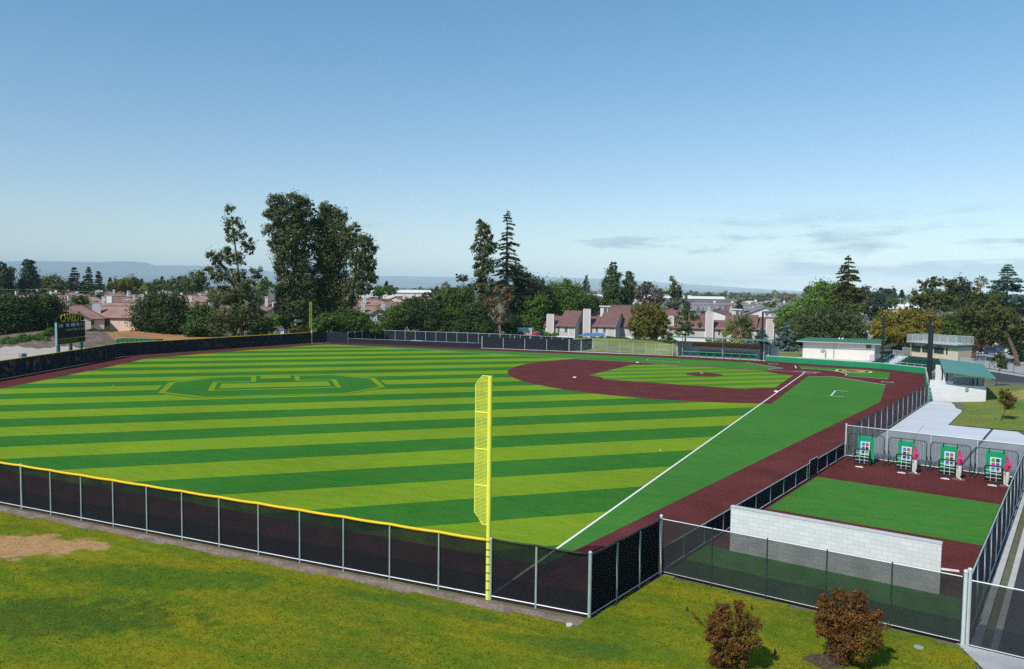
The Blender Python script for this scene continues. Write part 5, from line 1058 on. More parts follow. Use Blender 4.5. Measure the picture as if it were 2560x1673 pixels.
car('white car parked right of the press box, nearest to it', 2412, 208, R(60), (.7, .71, .72)); car('second white car parked beyond the press box landing', 2430, 203, R(60), (.66, .68, .70)); car('dark blue car under the leaning pine by the lot', 2487, 190, R(150), (.03, .05, .16)); car('teal car behind the red leaved shrub', 2445, 200, R(150), (.02, .16, .16)); car('white van parked behind the far yellow capped fence under the eucalyptus', 703, 187, R(120), (.62, .63, .65), True); car('low silver car right of the white van under the eucalyptus', 738, 190, R(160), (.5, .5, .5)); car('dark car hidden in tree shade behind the bleachers', 2262, 186, R(150), (.02, .03, .035)); car('light blue car roof seen above the bleachers under the rust coloured tree', 2275, 196, R(150), (.08, .22, .35)); car('white car right behind the leaning trunk at the right edge', 2552, 196, R(150), (.6, .62, .62)); car('charcoal car far right of the parking lot', 2521, 205, R(150), (.05, .05, .06))
# road and lot on the right
pv = [(2410, 925), (2560, 948), (2720, 975), (2720, 1005), (2560, 972), (2440, 948)]
def un(u, v, z=0.0): r = ray(u, v); t_ = (z-CAM[2])/r[2]; q = CAM+r*t_; return (q[0], q[1])
sheet('access_road', [un(2300, 905), un(2425, 921), un(2560, 943), un(2760, 985), un(2760, 1015), un(2560, 966), un(2425, 938), un(2300, 918)], 0.03, m_asph)
b = MB(); 
for q0, q1 in (((2300, 903), (2425, 919)), ((2425, 919), (2560, 941)), ((2560, 941), (2760, 983))): b.obox(un(*q0), un(*q1), .7, -.05, .14)
b.obj('kerb', m_kerb)['kind'] = 'structure'
sheet('parking_lot', [un(2390, 868), un(2650, 900), un(2650, 938), un(2560, 936), un(2430, 915), un(2390, 900)], 0.0, mat('lot_grey', (.30, .30, .30), .9, .1, .3))
t = thing('lot_fence', 'thin dark rail fence along the car park edge', 'fence', (*un(2425, 915), 0)); P = along([un(2425, 915), un(2500, 927), un(2570, 938)], 3.0); b = MB(); b.tube([(*p, 1.5) for p in P], .04, 5); b.obj('top_rail', m_dkpost, t)
for p in P: inst(post_mesh(1.5, .04, m_dkpost, False), 'post', t, (p[0]-t.location[0], p[1]-t.location[1], 0))
# ------------------------------------------------------------------ vegetation
m_bark = mat('bark', (.13, .10, .08), .95, .3, 3, bump=.5); m_barkp = mat('pale_bark', (.34, .24, .19), .9, .25, 1.5); m_barkd = mat('dark_bark', (.06, .05, .042), .95, .3, 3)
LM = dict(
 euc=leaf_mat('eucalyptus_leaf', (0.034, 0.052, 0.021), (0.143, 0.158, 0.054), .15), oak=leaf_mat('oak_leaf', (0.016, 0.034, 0.013), (0.068, 0.108, 0.027), .15),
 oakl=leaf_mat('bush_leaf', (0.031, 0.060, 0.013), (0.112, 0.173, 0.030), .2), red=leaf_mat('redwood_needle', (0.021, 0.042, 0.025), (0.083, 0.105, 0.042), .12),
 con=leaf_mat('conifer_needle', (0.021, 0.042, 0.029), (0.072, 0.102, 0.054), .12), grn=leaf_mat('green_leaf', (0.046, 0.098, 0.016), (0.128, 0.225, 0.039), .25),
 brt=leaf_mat('bright_leaf', (0.072, 0.156, 0.019), (0.188, 0.330, 0.053), .3), brn=leaf_mat('brown_leaf', (0.111, 0.065, 0.026), (0.285, 0.180, 0.068), .2),
 gry=leaf_mat('grey_brown_leaf', (0.078, 0.062, 0.047), (0.203, 0.165, 0.123), .2), pop=leaf_mat('poplar_leaf', (0.026, 0.055, 0.018), (0.112, 0.158, 0.048), .2),
 olv=leaf_mat('olive_leaf', (0.072, 0.081, 0.013), (0.225, 0.203, 0.033), .2), rust=leaf_mat('rust_leaf', (.115, .105, .014), (.310, .245, .028), .25),
 pine=leaf_mat('pine_needle', (.042, .054, .014), (.135, .145, .036), .15), spr=leaf_mat('blue_spruce_needle', (0.058, 0.111, 0.098), (0.188, 0.270, 0.232), .1),
 spr2=leaf_mat('teal_spruce_needle', (0.034, 0.081, 0.062), (0.112, 0.195, 0.143), .1), brz=leaf_mat('bronze_leaf', (.060, .026, .009), (.270, .120, .030), .25), brz2=leaf_mat('green_bronze_leaf', (.055, .050, .008), (.230, .165, .022), .25),
 wil=leaf_mat('willow_leaf', (0.042, 0.062, 0.019), (0.135, 0.173, 0.057), .2), redl=leaf_mat('red_leaf', (0.130, 0.026, 0.033), (0.330, 0.090, 0.090), .25), frond=leaf_mat('palm_frond', (0.072, 0.098, 0.023), (0.225, 0.255, 0.075), .2), dead=leaf_mat('dead_frond', (0.221, 0.143, 0.065), (0.495, 0.345, 0.180), .1), farm=leaf_mat('far_leaf', (0.039, 0.065, 0.029), (0.135, 0.165, 0.068), .1), yel=leaf_mat('yellow_green_leaf', (0.156, 0.169, 0.026), (0.390, 0.375, 0.090), .25))
def cards(P, ln, wd, tone, axis=None, axw=0.0, nrm=None):
    n = len(P); a = RNG.normal(size=(n, 3)); a /= np.linalg.norm(a, axis=1)[:, None]
    if nrm is not None:                                   # leaves mostly face outwards from their spray
        nn = nrm+RNG.normal(size=(n, 3))*.55; nn /= np.linalg.norm(nn, axis=1)[:, None]; a = a-nn*(a*nn).sum(1)[:, None]
        if axis is not None: a = a/np.linalg.norm(a, axis=1)[:, None]*(1-axw)+np.asarray(axis)*axw
        a /= np.linalg.norm(a, axis=1)[:, None]; b = np.cross(nn, a); b /= np.linalg.norm(b, axis=1)[:, None]
        s = RNG.uniform(.65, 1.35, n)[:, None]; A = a*s*np.reshape(ln, (-1, 1))*.5; B = b*s*np.reshape(wd, (-1, 1))*.5
        return np.stack([P-A, P+B+A*.25, P+A, P-B+A*.25], 1).reshape(-1, 3), np.arange(4*n).reshape(n, 4), tone
    if axis is not None: a = a*(1-axw)+np.asarray(axis)*axw; a /= np.linalg.norm(a, axis=1)[:, None]
    c = RNG.normal(size=(n, 3)); b = np.cross(a, c); b /= np.linalg.norm(b, axis=1)[:, None]
    s = RNG.uniform(.65, 1.35, n)[:, None]; A = a*s*np.reshape(ln, (-1, 1))*.5; B = b*s*np.reshape(wd, (-1, 1))*.5
    sh = A*.25
    V = np.stack([P-A, P+B+sh, P+A, P-B+sh], 1).reshape(-1, 3); return V, np.arange(4*n).reshape(n, 4), tone
def join(parts):
    V = []; Fq = []; T = []; k = 0
    for v, f, t in parts: V.append(v); Fq.append(f+k); T.append(t); k += len(v)
    return np.concatenate(V), np.concatenate(Fq), np.clip(np.concatenate(T), 0, 1)
def leaf_obj(name, parts, m, parent):
    V, Fq, T = join(parts); off = np.array(parent.location) if parent else 0
    o = bpy.data.objects.new(name, fast_mesh(name, V-off, Fq, [m], T)); C.objects.link(o)
    if parent: o.parent = parent
    return o
def blob_cards(c, r, card, k, droop=0.0, bias=.5, tone0=.42, clump=.24, aspect=.5):
    r = np.array(r, float); area = math.pi*r[0]*r[2]; ca = card*card*aspect*.5
    n = int(max(20, 2.7*k*area/ca)); ncl = max(8, int(n/42)); d = RNG.normal(size=(ncl, 3)); d /= np.linalg.norm(d, axis=1)[:, None]
    rad = RNG.uniform(0, 1, ncl)**bias; cc = c+d*r*(.35+.65*rad)[:, None]*RNG.uniform(.88, 1.12, (ncl, 1))
    ct = np.clip(RNG.normal(tone0, .17, ncl), 0, 1); idx = RNG.integers(0, ncl, n)
    sig = clump*np.array([min(r), min(r), min(r)*.8]); P = cc[idx]+RNG.normal(size=(n, 3))*sig*np.maximum(.35, RNG.uniform(0, 1.25, (ncl, 1))[idx])
    t = ct[idx]+RNG.normal(0, .13, n)
    o1 = P-cc[idx]; o1 /= np.linalg.norm(o1, axis=1)[:, None]+1e-6; o2 = (P-c)/r; o2 /= np.linalg.norm(o2, axis=1)[:, None]+1e-6
    return cards(P, card, card*aspect, t, (0, 0, -1), droop*.6, o1*.9+o2*.6+np.array([0, 0, .25]))
def tree(name, label, cat, d, bu, blobs, lm, k=3.0, trunk=None, tr=.3, card=None, droop=0.0, bark=None, limbs=True, group=None, z0=0.0, tone0=.42, clump=.30, aspect=.5, crown='crown', bias=.5, rmin=.03, grow=1.08):
    base = gnd(bu, d, z0); t = thing(name, label, cat, base, 0, group); card = card or d*.0027
    parts = []; cs = []
    for q in blobs:
        u, v, ru, rv = q[:4]; dd = q[4] if len(q) > 4 else RNG.uniform(-.45, .45)*ru*d/F
        c = at(u, v, d+dd); r = (ru*grow*d/F, ru*grow*d/F, rv*grow*d/F); cs.append(c); parts.append(blob_cards(c, r, card, k, droop, bias, tone0, clump, aspect))
    if trunk is None: hi = max(cs, key=lambda c: c[2]); mid = np.mean(cs, 0); trunk_pts = [base-np.array([0, 0, .3]), np.array([*((base+mid)[:2]/2), mid[2]*.55]), np.array([*mid[:2], mid[2]*1.0])]; rr = [tr, tr*.75, tr*.4]
    else: trunk_pts = [base-np.array([0, 0, .3])]+[at(u, v, d) for u, v in trunk]; n = len(trunk_pts); rr = [tr*(1-.8*i/(n-1)) for i in range(n)]
    b = MB(); b.tube(trunk_pts, rr, 9)
    if limbs:
        for c in cs:
            j = min(range(len(trunk_pts)), key=lambda i: np.linalg.norm(trunk_pts[i]-c)+max(0, trunk_pts[i][2]-c[2])*2+(5 if i == 0 else 0)); p = trunk_pts[j]
            m_ = (p+c)/2+np.array([0, 0, -.08*np.linalg.norm(c-p)]); b.tube([p, m_, c], [max(rmin, rr[j]*.45), max(rmin*.8, rr[j]*.28), rmin*.6], 5)
    b.obj('trunk', bark or m_bark, t, smooth=True)
    leaf_obj(crown, parts, LM[lm], t); return t
def conifer(name, label, cat, d, u, vt, vb, hw, lm, p=.85, droop=.35, dens=1.0, tr=.4, card=None, whorl=1.0, group=None, asym=0.0, jag=.35, vbase=None, z0=0.0, bark=None, extra=None, ir=.35):
    base = gnd(u, d, z0); t = thing(name, label, cat, base, 0, group); top = at(u, vt, d); zb = at(u, vb, d)[2]; H = top[2]-zb; W = hw*d/F; card = card or d*.003
    parts = []; n = int(H/(.45*whorl)*dens)+8; b = MB(); b.tube([base-np.array([0, 0, .3]), np.array([*((base*.5+top*.5)[:2]), top[2]*.5]), top], [tr, tr*.6, .04], 8)
    for i in range(n):
        f = (i+.5+RNG.uniform(-.7, .7)*ir)/n; f = min(max(f, 0.0), .995); z = zb+H*f; L0 = W*(1-f)**p*(1.0+.05)+.12; ctr = base[:2]*(1-z/top[2])+top[:2]*(z/top[2]); nb_ = 5+int(3*(1-f))+int(RNG.integers(-3, 2)*ir)
        for j in range(nb_):
            th = RNG.uniform(0, 2*math.pi); Lb = L0*RNG.uniform(1-jag, 1.06); dv = np.array([math.cos(th), math.sin(th)]); Lb *= 1+asym*(dv@RIGHT[:2])
            m_ = max(8, int(Lb/card*11*dens)); s = RNG.uniform(.08, 1, m_)**.8
            P = np.stack([ctr[0]+dv[0]*s*Lb, ctr[1]+dv[1]*s*Lb, z-droop*s*s*Lb+ .10*Lb*s], 1)+RNG.normal(size=(m_, 3))*np.array([.16, .16, .10])*max(.5, Lb*.32)
            parts.append(cards(P, card, card*.42, np.clip(RNG.normal(.38, .15)+.25*(s-.5)+RNG.normal(0, .12, m_), 0, 1), (*dv, -.25), .62))
            if j % 2 == 0: b.tube([(ctr[0], ctr[1], z), (ctr[0]+dv[0]*Lb*.8, ctr[1]+dv[1]*Lb*.8, z-droop*.6*Lb)], [.05, .015], 4, False)
    if extra:
        for (eu, ev, ru, rv) in extra: parts.append(blob_cards(at(eu, ev, d+RNG.uniform(-1, 1)), (ru*d/F, ru*d/F, rv*d/F), card, 2.6, .2))
    b.obj('trunk', bark or m_barkd, t); leaf_obj('crown', parts, LM[lm], t); return t
def palm(label, d, u, vc, rad, skirt, tr=.22, n=80, z0=0.0):
    base = gnd(u, d, z0); t = thing('fan_palm', label, 'palm', base); c = at(u, vc, d); Rr = rad*d/F
    b = MB(); b.tube([base-np.array([0, 0, .3]), (base+c)/2, c], [tr*1.25, tr, tr*.8], 9); b.obj('trunk', m_barkp, t)
    for nm_, lm, cnt, e0, e1, r0_, r1_ in (('crown', 'frond', n, -.45, 1.35, .30, .80), ('dead_skirt', 'dead', skirt, -1.45, -.55, .25, .55)):
        if not cnt: continue
        parts = []
        for k in range(cnt//2):                               # one fan leaf: blades spread about its stalk
            th = RNG.uniform(0, 2*math.pi); el = math.asin(RNG.uniform(math.sin(e0), math.sin(e1))); dv = np.array([math.cos(th)*math.cos(el), math.sin(th)*math.cos(el), math.sin(el)]); m_ = 9
            bl_d = dv+RNG.normal(size=(m_, 3))*.38; bl_d /= np.linalg.norm(bl_d, axis=1)[:, None]; rr_ = RNG.uniform(r0_, r1_, m_)[:, None]*Rr
            P = c+dv*Rr*.18+bl_d*rr_; P[:, 2] -= .10*rr_[:, 0]
            parts.append(cards(P, Rr*.50, Rr*.075, np.clip(RNG.normal(.45, .2)+RNG.normal(0, .1, m_), 0, 1), bl_d, .9))
        leaf_obj(nm_, parts, LM[lm], t)
    return t
# tall eucalyptus behind right field
tree('eucalyptus', 'tallest dense eucalyptus behind the distant foul pole, left of its group', 'tree', 190, 766, [(690,502,19,16),(735,506,30,20),(766,520,20,22),(680,532,17,15),(720,542,34,24),(765,560,26,24),(690,577,25,20),(732,592,36,30),(690,612,19,18),(712,640,25,25),(747,652,28,34),(702,672,17,20),(722,702,28,25),(760,712,26,30),(706,738,17,22),(736,762,32,28),(772,772,24,36),(706,785,18,30),(738,812,26,22)], 'euc', 2.9, [(763,760),(752,680),(742,610),(735,545),(738,505)], .75, droop=.45, bark=m_barkp, clump=.27)
tree('eucalyptus', 'middle eucalyptus of the tall group, crown top lower than its left neighbour', 'tree', 194, 840, [(815,526,22,18),(842,546,24,22),(800,562,24,25),(836,582,34,30),(800,612,28,30),(850,622,24,24),(822,652,34,30),(845,692,28,30),(800,694,28,34),(822,732,32,28),(802,775,28,36),(842,775,26,36)], 'euc', 3.0, [(832,760),(826,680),(828,600),(822,540)], .7, droop=.45, bark=m_barkd, tone0=.34, clump=.27)
tree('eucalyptus', 'right eucalyptus of the tall group with brownish crown and leaning trunk', 'tree', 187, 868, [(885,570,14,13),(870,602,24,22),(906,600,22,18),(926,626,17,18),(895,642,28,24),(930,657,14,20),(906,682,26,24),(930,692,13,17),(882,722,25,24),(914,722,16,14),(872,752,16,22)], 'euc', 2.6, [(876,770),(888,690),(894,630),(888,585)], .5, droop=.45, bark=m_barkd, tone0=.46, clump=.27)
tree('eucalyptus', 'slender loose eucalyptus with bare upper trunk standing apart at left', 'tree', 186, 606, [(577,527,9,12),(582,552,13,16),(569,575,11,12),(586,590,15,18),(602,567,8,12),(616,606,14,18),(627,622,8,12),(606,642,12,16),(560,622,15,13),(535,642,15,14),(551,656,17,13),(528,672,12,10),(576,650,12,14),(570,690,20,14),(545,692,17,14),(600,692,13,18),(640,682,13,13),(656,696,9,10),(622,712,18,13),(590,732,34,18),(552,742,30,20),(622,752,30,20),(580,782,44,24),(622,802,36,26),(562,812,30,24),(642,792,20,24)], 'euc', 1.5, [(601,770),(598,715),(594,660),(586,600),(578,540)], .42, droop=.5, bark=m_barkp, tone0=.5, clump=.34, grow=1.16)
# oaks and bushes along the right-field side
OAK = [(('dark oak at the far left edge beside the gravel', 196, -20, [(-25,795,40,45),(15,800,38,42),(-5,835,45,25)]), 'oak'), (('dark oak left of the scoreboard, lower of the left pair', 199, 55, [(45,790,42,40),(70,815,40,38),(35,838,40,20)]), 'oak'), (('tall dark oak just left of the scoreboard, reaching the roofs', 203, 112, [(100,768,34,26),(118,790,36,40),(90,810,36,36),(130,822,24,30)]), 'oak'), (('broad dark oak right of the sunlit gable house', 204, 388, [(370,792,34,38),(400,768,38,30),(405,805,42,32)]), 'oak'), (('dark oak between the broad oak and the narrow leafy bush', 203, 445, [(440,785,34,40),(455,815,34,28)]), 'oak'), (('leafy grey green bush under the slender eucalyptus, left side', 196, 512, [(505,800,28,36),(530,812,22,32),(485,822,20,24)]), 'oakl')]
for (lab, d, u, bl_), lm in OAK: tree('oak_tree', lab, 'tree', d, u, bl_, lm, 3.4, tr=.35)
BU = [('round bush right under the distant foul pole', 179, 805, [(800,815,26,20),(825,803,24,20)], 'oakl'), ('larger round bush in front of the eucalyptus trunks', 180, 872, [(862,798,32,26),(892,806,30,26),(870,822,36,16)], 'oakl'), ('bush touching the orange board fence from the left', 180, 922, [(918,815,22,20),(932,824,16,14)], 'oakl'), ('bright edged bush right of the orange board fence', 184, 985, [(980,806,30,30),(1005,785,28,26),(975,826,24,16)], 'oakl'), ('dark thicket oak next right of the bright edged bush', 187, 1055, [(1040,775,34,28),(1062,805,40,32),(1090,780,30,32)], 'oak'), ('highest oak of the thicket with yellowish top', 190, 1130, [(1120,748,36,24),(1152,744,30,26),(1138,788,42,38)], 'oakl'), ('low thicket oak in front of the dead brown tree', 185, 1178, [(1150,822,44,22),(1190,795,34,34),(1212,822,36,24)], 'oak'), ('small round shrub beside the first townhouse chimney', 184, 1378, [(1374,838,14,9),(1386,840,10,8)], 'brt'), ('small bright shrub below the gap between the eucalyptus groups', 186, 680, [(672,812,18,18),(690,800,14,12)], 'brt'), ('dark shrub under the slender eucalyptus, right side', 184, 640, [(640,822,24,18),(662,815,16,16)], 'oak'), ('dark bush by the far dugout corner below the round olive trees', 184, 1665, [(1668,846,14,10)], 'oak'), ('shaded shrub right of the dead brown tree', 187, 1285, [(1280,812,26,24),(1300,830,24,14)], 'oak')]
for lab, d, u, bl_, lm in BU: tree('bush', lab, 'bush', d, u, bl_, lm, 3.4, tr=.2)
tree('eucalyptus', 'tall narrow eucalyptus immediately left of the redwood', 'tree', 202, 1216, [(1197,560,9,11),(1208,575,15,17),(1200,596,13,15),(1222,592,9,15),(1194,621,15,15),(1214,626,17,17),(1232,622,11,18),(1200,656,16,19),(1226,662,16,19),(1206,692,18,19),(1196,718,18,17),(1226,722,18,19),(1210,755,22,22)], 'euc', 2.7, [(1214,760),(1210,690),(1204,620),(1200,570)], .5, droop=.45, bark=m_barkp, clump=.27)
tree('eucalyptus', 'small loose eucalyptus leaning left beside the tall narrow one', 'tree', 205, 1172, [(1158,700,17,10),(1148,690,9,7),(1174,716,13,12),(1168,738,16,12)], 'euc', 1.4, None, .25, droop=.5, bark=m_barkp)
conifer('redwood_tree', 'tall sparse redwood with layered drooping branches in the middle', 'tree', 200, 1268, 524, 745, 58, 'red', p=.70, droop=.28, dens=.85, tr=.75, jag=.62, whorl=1.35, asym=.15, ir=1.0)
tree('evergreen_tree', 'dark broad evergreen filling the shade right of the redwood', 'tree', 206, 1300, [(1300,690,26,22),(1322,716,36,26),(1352,736,28,22),(1292,758,26,38),(1325,770,30,36)], 'red', 2.6, tr=.4)
tree('dead_tree', 'rusty brown half dead tree with bare pale trunk behind the white posted fence', 'tree', 180, 1253, [(1240,726,11,9),(1266,731,13,11),(1226,760,18,12),(1256,762,15,12),(1276,746,9,11),(1236,786,14,12),(1252,792,12,14)], 'brn', 2.0, [(1249,800),(1252,760),(1252,735)], .28, droop=.4, bark=m_barkp)
for lab, d, u, bl_, lm in (('light green round tree left of the townhouses', 200, 1335, [(1322,790,26,38),(1350,765,22,30),(1342,812,24,24)], 'grn'), ('big round green tree towering behind the first townhouse', 214, 1412, [(1410,735,40,34),(1440,760,32,32),(1382,762,32,36),(1412,792,46,28)], 'grn'), ('olive toned tree between the big round tree and the poplars', 222, 1482, [(1478,760,24,26),(1490,780,20,22)], 'wil')): tree('leafy_tree', lab, 'tree', d, u, bl_, lm, 3.2, tr=.4)
tree('poplar', 'taller of two columnar poplars behind the townhouse roofs', 'tree', 226, 1532, [(1533,668,8,11),(1535,690,14,18),(1528,715,17,24),(1537,738,20,24),(1527,762,19,20)], 'pop', 3.4, tr=.35, droop=.2, clump=.27, grow=1.25); tree('poplar', 'shorter darker poplar right against the taller one', 'tree', 230, 1570, [(1574,689,7,10),(1571,714,12,19),(1568,742,13,24),(1570,768,12,16)], 'pop', 3.4, tr=.3, droop=.2, tone0=.3, grow=1.25)
tree('leafy_tree', 'grey brown dry looking round tree behind the townhouses', 'tree', 285, 1620, [(1620,722,22,15),(1600,738,17,17),(1646,742,17,16),(1620,758,32,16)], 'gry', 2.6, tr=.4); tree('eucalyptus', 'shaggy narrow eucalyptus beside the grey terrace', 'tree', 262, 1686, [(1682,705,10,11),(1676,724,14,13),(1695,735,12,17),(1685,757,16,18)], 'euc', 2.2, tr=.4, droop=.4, bark=m_barkp, tone0=.5); tree('leafy_tree', 'thin brown tree between the shaggy eucalyptus and the grey terrace', 'tree', 255, 1713, [(1713,752,9,12),(1716,772,9,12)], 'gry', 2.0, tr=.2)
tree('olive_tree', 'left one of the twin round yellow green trees before the townhouses', 'tree', 186, 1602, [(1600,785,22,24),(1590,812,20,20),(1613,816,22,24),(1600,834,20,14)], 'olv', 3.3, tr=.3, clump=.27); tree('olive_tree', 'right one of the twin round yellow green trees before the townhouses', 'tree', 187, 1645, [(1643,786,19,22),(1652,812,22,26),(1636,828,18,18)], 'olv', 3.3, tr=.3, clump=.27)
tree('leafy_tree', 'open layered green tree above the left end of the far dugout', 'tree', 184, 1716, [(1706,790,16,11),(1736,790,15,12),(1700,816,17,11),(1732,816,22,11),(1716,772,9,9),(1712,832,26,9)], 'oakl', 2.0, tr=.22)
palm('short bushy fan palm in front of the townhouse windows', 181, 1850, 820, 36, 60, .3, 110)
palm('tall thin fan palm with round head above the pines at right', 300, 2452, 706, 15, 24, .25, 60); palm('far fan palm beside the beige warehouse', 250, 1114, 716, 13, 30, .4, 60)
for k, (u, v, d) in enumerate(((1938, 735, 420), (1962, 738, 430), (1985, 742, 400))): palm(('left one of three squat palms among the far grey roofs', 'middle one of three squat palms among the far grey roofs', 'right one of three squat palms, closest to the bright green tree')[k], d, u, v, 11, 8, .3, 26)
tree('bush', 'small yellow bush left of the short fan palm', 'bush', 182, 1815, [(1815,832,10,12)], 'yel', 2.6, tr=.1)
conifer('blue_spruce', 'smaller blue spruce by the end of the far dugout', 'tree', 176, 1905, 822, 868, 26, 'spr', p=.75, droop=.15, tr=.15, dens=1.1); conifer('blue_spruce', 'larger blue spruce left of the cream locker building', 'tree', 174, 1966, 806, 888, 40, 'spr', p=.7, droop=.15, tr=.2, dens=1.1)
def hedge(label, u0, u1, v, rv, d, lm):
    n = max(3, int((u1-u0)/9)); tree('hedge', label, 'hedge', d, (u0+u1)/2, [(u0+(u1-u0)*(k+.5)/n, v+RNG.uniform(-2, 2)+(k/n)*4, 9, rv) for k in range(n)], lm, 3.0, tr=.05, limbs=False, crown='foliage')
hedge('clipped green hedge along the top of the grass bank', 1448, 1600, 848, 6, 178, 'oakl'); hedge('yellow green hedge behind the far dugout roof', 1768, 1858, 853, 6, 171, 'yel'); hedge('low dark hedge behind the far dugout between bank and olive trees', 1600, 1690, 852, 5, 177, 'oakl')
# right-hand side
RT = [('round light green tree left of the willow mass', 196, 1990, [(1986,785,32,22),(1960,798,22,22),(2016,790,22,22)], 'brt'), ('dark drooping willow behind the cream locker building, left one', 188, 2025, [(2040,800,40,30),(2002,830,36,32),(2058,840,32,24),(1986,852,26,18)], 'wil'), ('green willow behind the middle of the locker building roof', 190, 2120, [(2120,805,34,24),(2100,835,28,24),(2142,828,24,24),(2130,850,22,18)], 'wil'), ('bright green tree left of the tall layered redwood', 230, 2055, [(2054,740,28,30),(2036,760,22,22),(2070,766,26,22),(2056,718,14,11)], 'brt'), ('pale grey green tree behind the bright green one', 262, 2096, [(2096,722,22,13),(2085,738,20,14)], 'wil'), ('muted teal green tree just right of the tall layered redwood', 226, 2190, [(2186,762,22,26),(2196,790,20,18)], 'con'), ('green tree left of the rust coloured crown', 192, 2200, [(2196,822,18,22),(2205,800,16,18)], 'grn'), ('dark green tree behind the flat topped pine', 246, 2400, [(2396,714,20,17),(2415,736,20,17),(2390,750,26,22)], 'con'), ('fresh green tree right behind the press box deck', 186, 2385, [(2380,812,30,22),(2402,832,26,20),(2356,842,26,16)], 'grn'), ('green leafy tree at the right edge below the dark pine', 176, 2556, [(2552,880,17,20),(2560,900,15,15)], 'brt')]
for lab, d, u, bl_, lm in RT: tree('leafy_tree', lab, 'tree', d, u, bl_, lm, 3.0, tr=.35, droop=.35 if lm == 'wil' else 0)
conifer('redwood_tree', 'tall layered redwood with golden bushy skirt at right', 'tree', 206, 2122, 640, 740, 36, 'pine', p=.62, droop=.22, dens=.95, tr=.5, jag=.45, whorl=1.2, ir=.8, extra=[(2106,742,26,17),(2136,736,26,17),(2100,768,32,19),(2140,772,28,19),(2120,786,38,16)])
tree('leafy_tree', 'broad rust yellow tree behind the bleachers', 'tree', 178, 2285, [(2256,798,52,22),(2228,822,42,26),(2302,808,40,26),(2262,838,50,22),(2216,842,22,18),(2322,832,22,22)], 'rust', 2.8, tr=.35, clump=.27)
tree('pine_tree', 'flat topped pine with bare branches behind the rust yellow tree', 'tree', 226, 2342, [(2346,704,26,10),(2320,714,20,10),(2310,736,26,13),(2352,736,30,13),(2378,716,13,10),(2290,748,17,12),(2332,762,30,15),(2372,757,22,16)], 'pine', 2.1, [(2338,800),(2336,755),(2340,715)], .45, bark=m_bark, tone0=.45, rmin=.07)
conifer('blue_spruce', 'large blue green spruce rising above the pines at the right edge', 'tree', 236, 2520, 660, 790, 58, 'spr2', p=.75, droop=.1, dens=.95, tr=.4, whorl=1.5, jag=.28)
tree('pine_tree', 'huge spreading olive green pine with forked leaning trunks at the right edge', 'tree', 170, 2440, [(2440,746,13,18),(2476,752,17,18),(2456,780,40,20),(2502,786,32,20),(2420,800,30,18),(2462,820,44,18),(2512,815,40,20),(2546,820,26,20),(2440,845,34,13),(2492,850,34,13),(2532,852,24,13)], 'pine', 2.5, [(2436,875),(2428,845),(2440,800),(2460,765)], .4, bark=m_bark, rmin=.07)
b = MB(); q = gnd(2556, 162, 0); pts = [q-np.array([0, 0, .4])]+[at(u, v, d) for u, v, d in ((2540, 890, 164), (2524, 850, 167), (2505, 812, 170))]; b.tube(pts, [.46, .36, .3, .16], 10)
t = thing('pine_tree', 'thick reddish leaning pine trunk at the right edge of the car park', 'tree', (*q[:2], 0)); b.obj('trunk', mat('red_bark', (.105, .066, .05), .95, .35, 2, bump=.6), t, smooth=True); leaf_obj('crown', [blob_cards(at(u, v, 171), (ru*.088, ru*.088, rv*.088), .46, 2.2) for u, v, ru, rv in ((2500,805,26,14),(2535,835,22,13),(2556,845,20,13))], LM['pine'], t)
tree('bush', 'red leaved shrub between the dark pine trunks', 'bush', 182, 2452, [(2448,862,9,11),(2456,872,8,9)], 'redl', 2.2, tr=.08)
tree('young_tree', 'staked young tree beside the road past the dugout roof', 'tree', 122, 2500, [(2500,902,13,14),(2494,890,8,9),(2506,914,9,9)], 'wil', 2.0, [(2500,918),(2500,900)], .06, card=.24)
yb = gnd(2516, 89.6, float(terr(-23.2, 38.4))); t = tree('young_tree', 'small bronze green young tree with stake on the side lawn', 'tree', 89.6, 2516, [(2517,1003,13,15),(2509,990,9,10),(2528,1003,9,10),(2517,983,8,10),(2524,1018,9,9),(2504,978,4,10)], 'brz2', 1.9, [(2517,1018),(2517,998),(2512,975)], .055, card=.17, z0=float(yb[2]))
b = MB(); b.tube([(yb[0]+.55, yb[1]+.2, yb[2]-.1), (yb[0]+.55, yb[1]+.2, yb[2]+1.75)], .03, 6); tag(b.obj('stake', m_wood), 'thin wooden stake beside the young tree on the side lawn', 'stake')
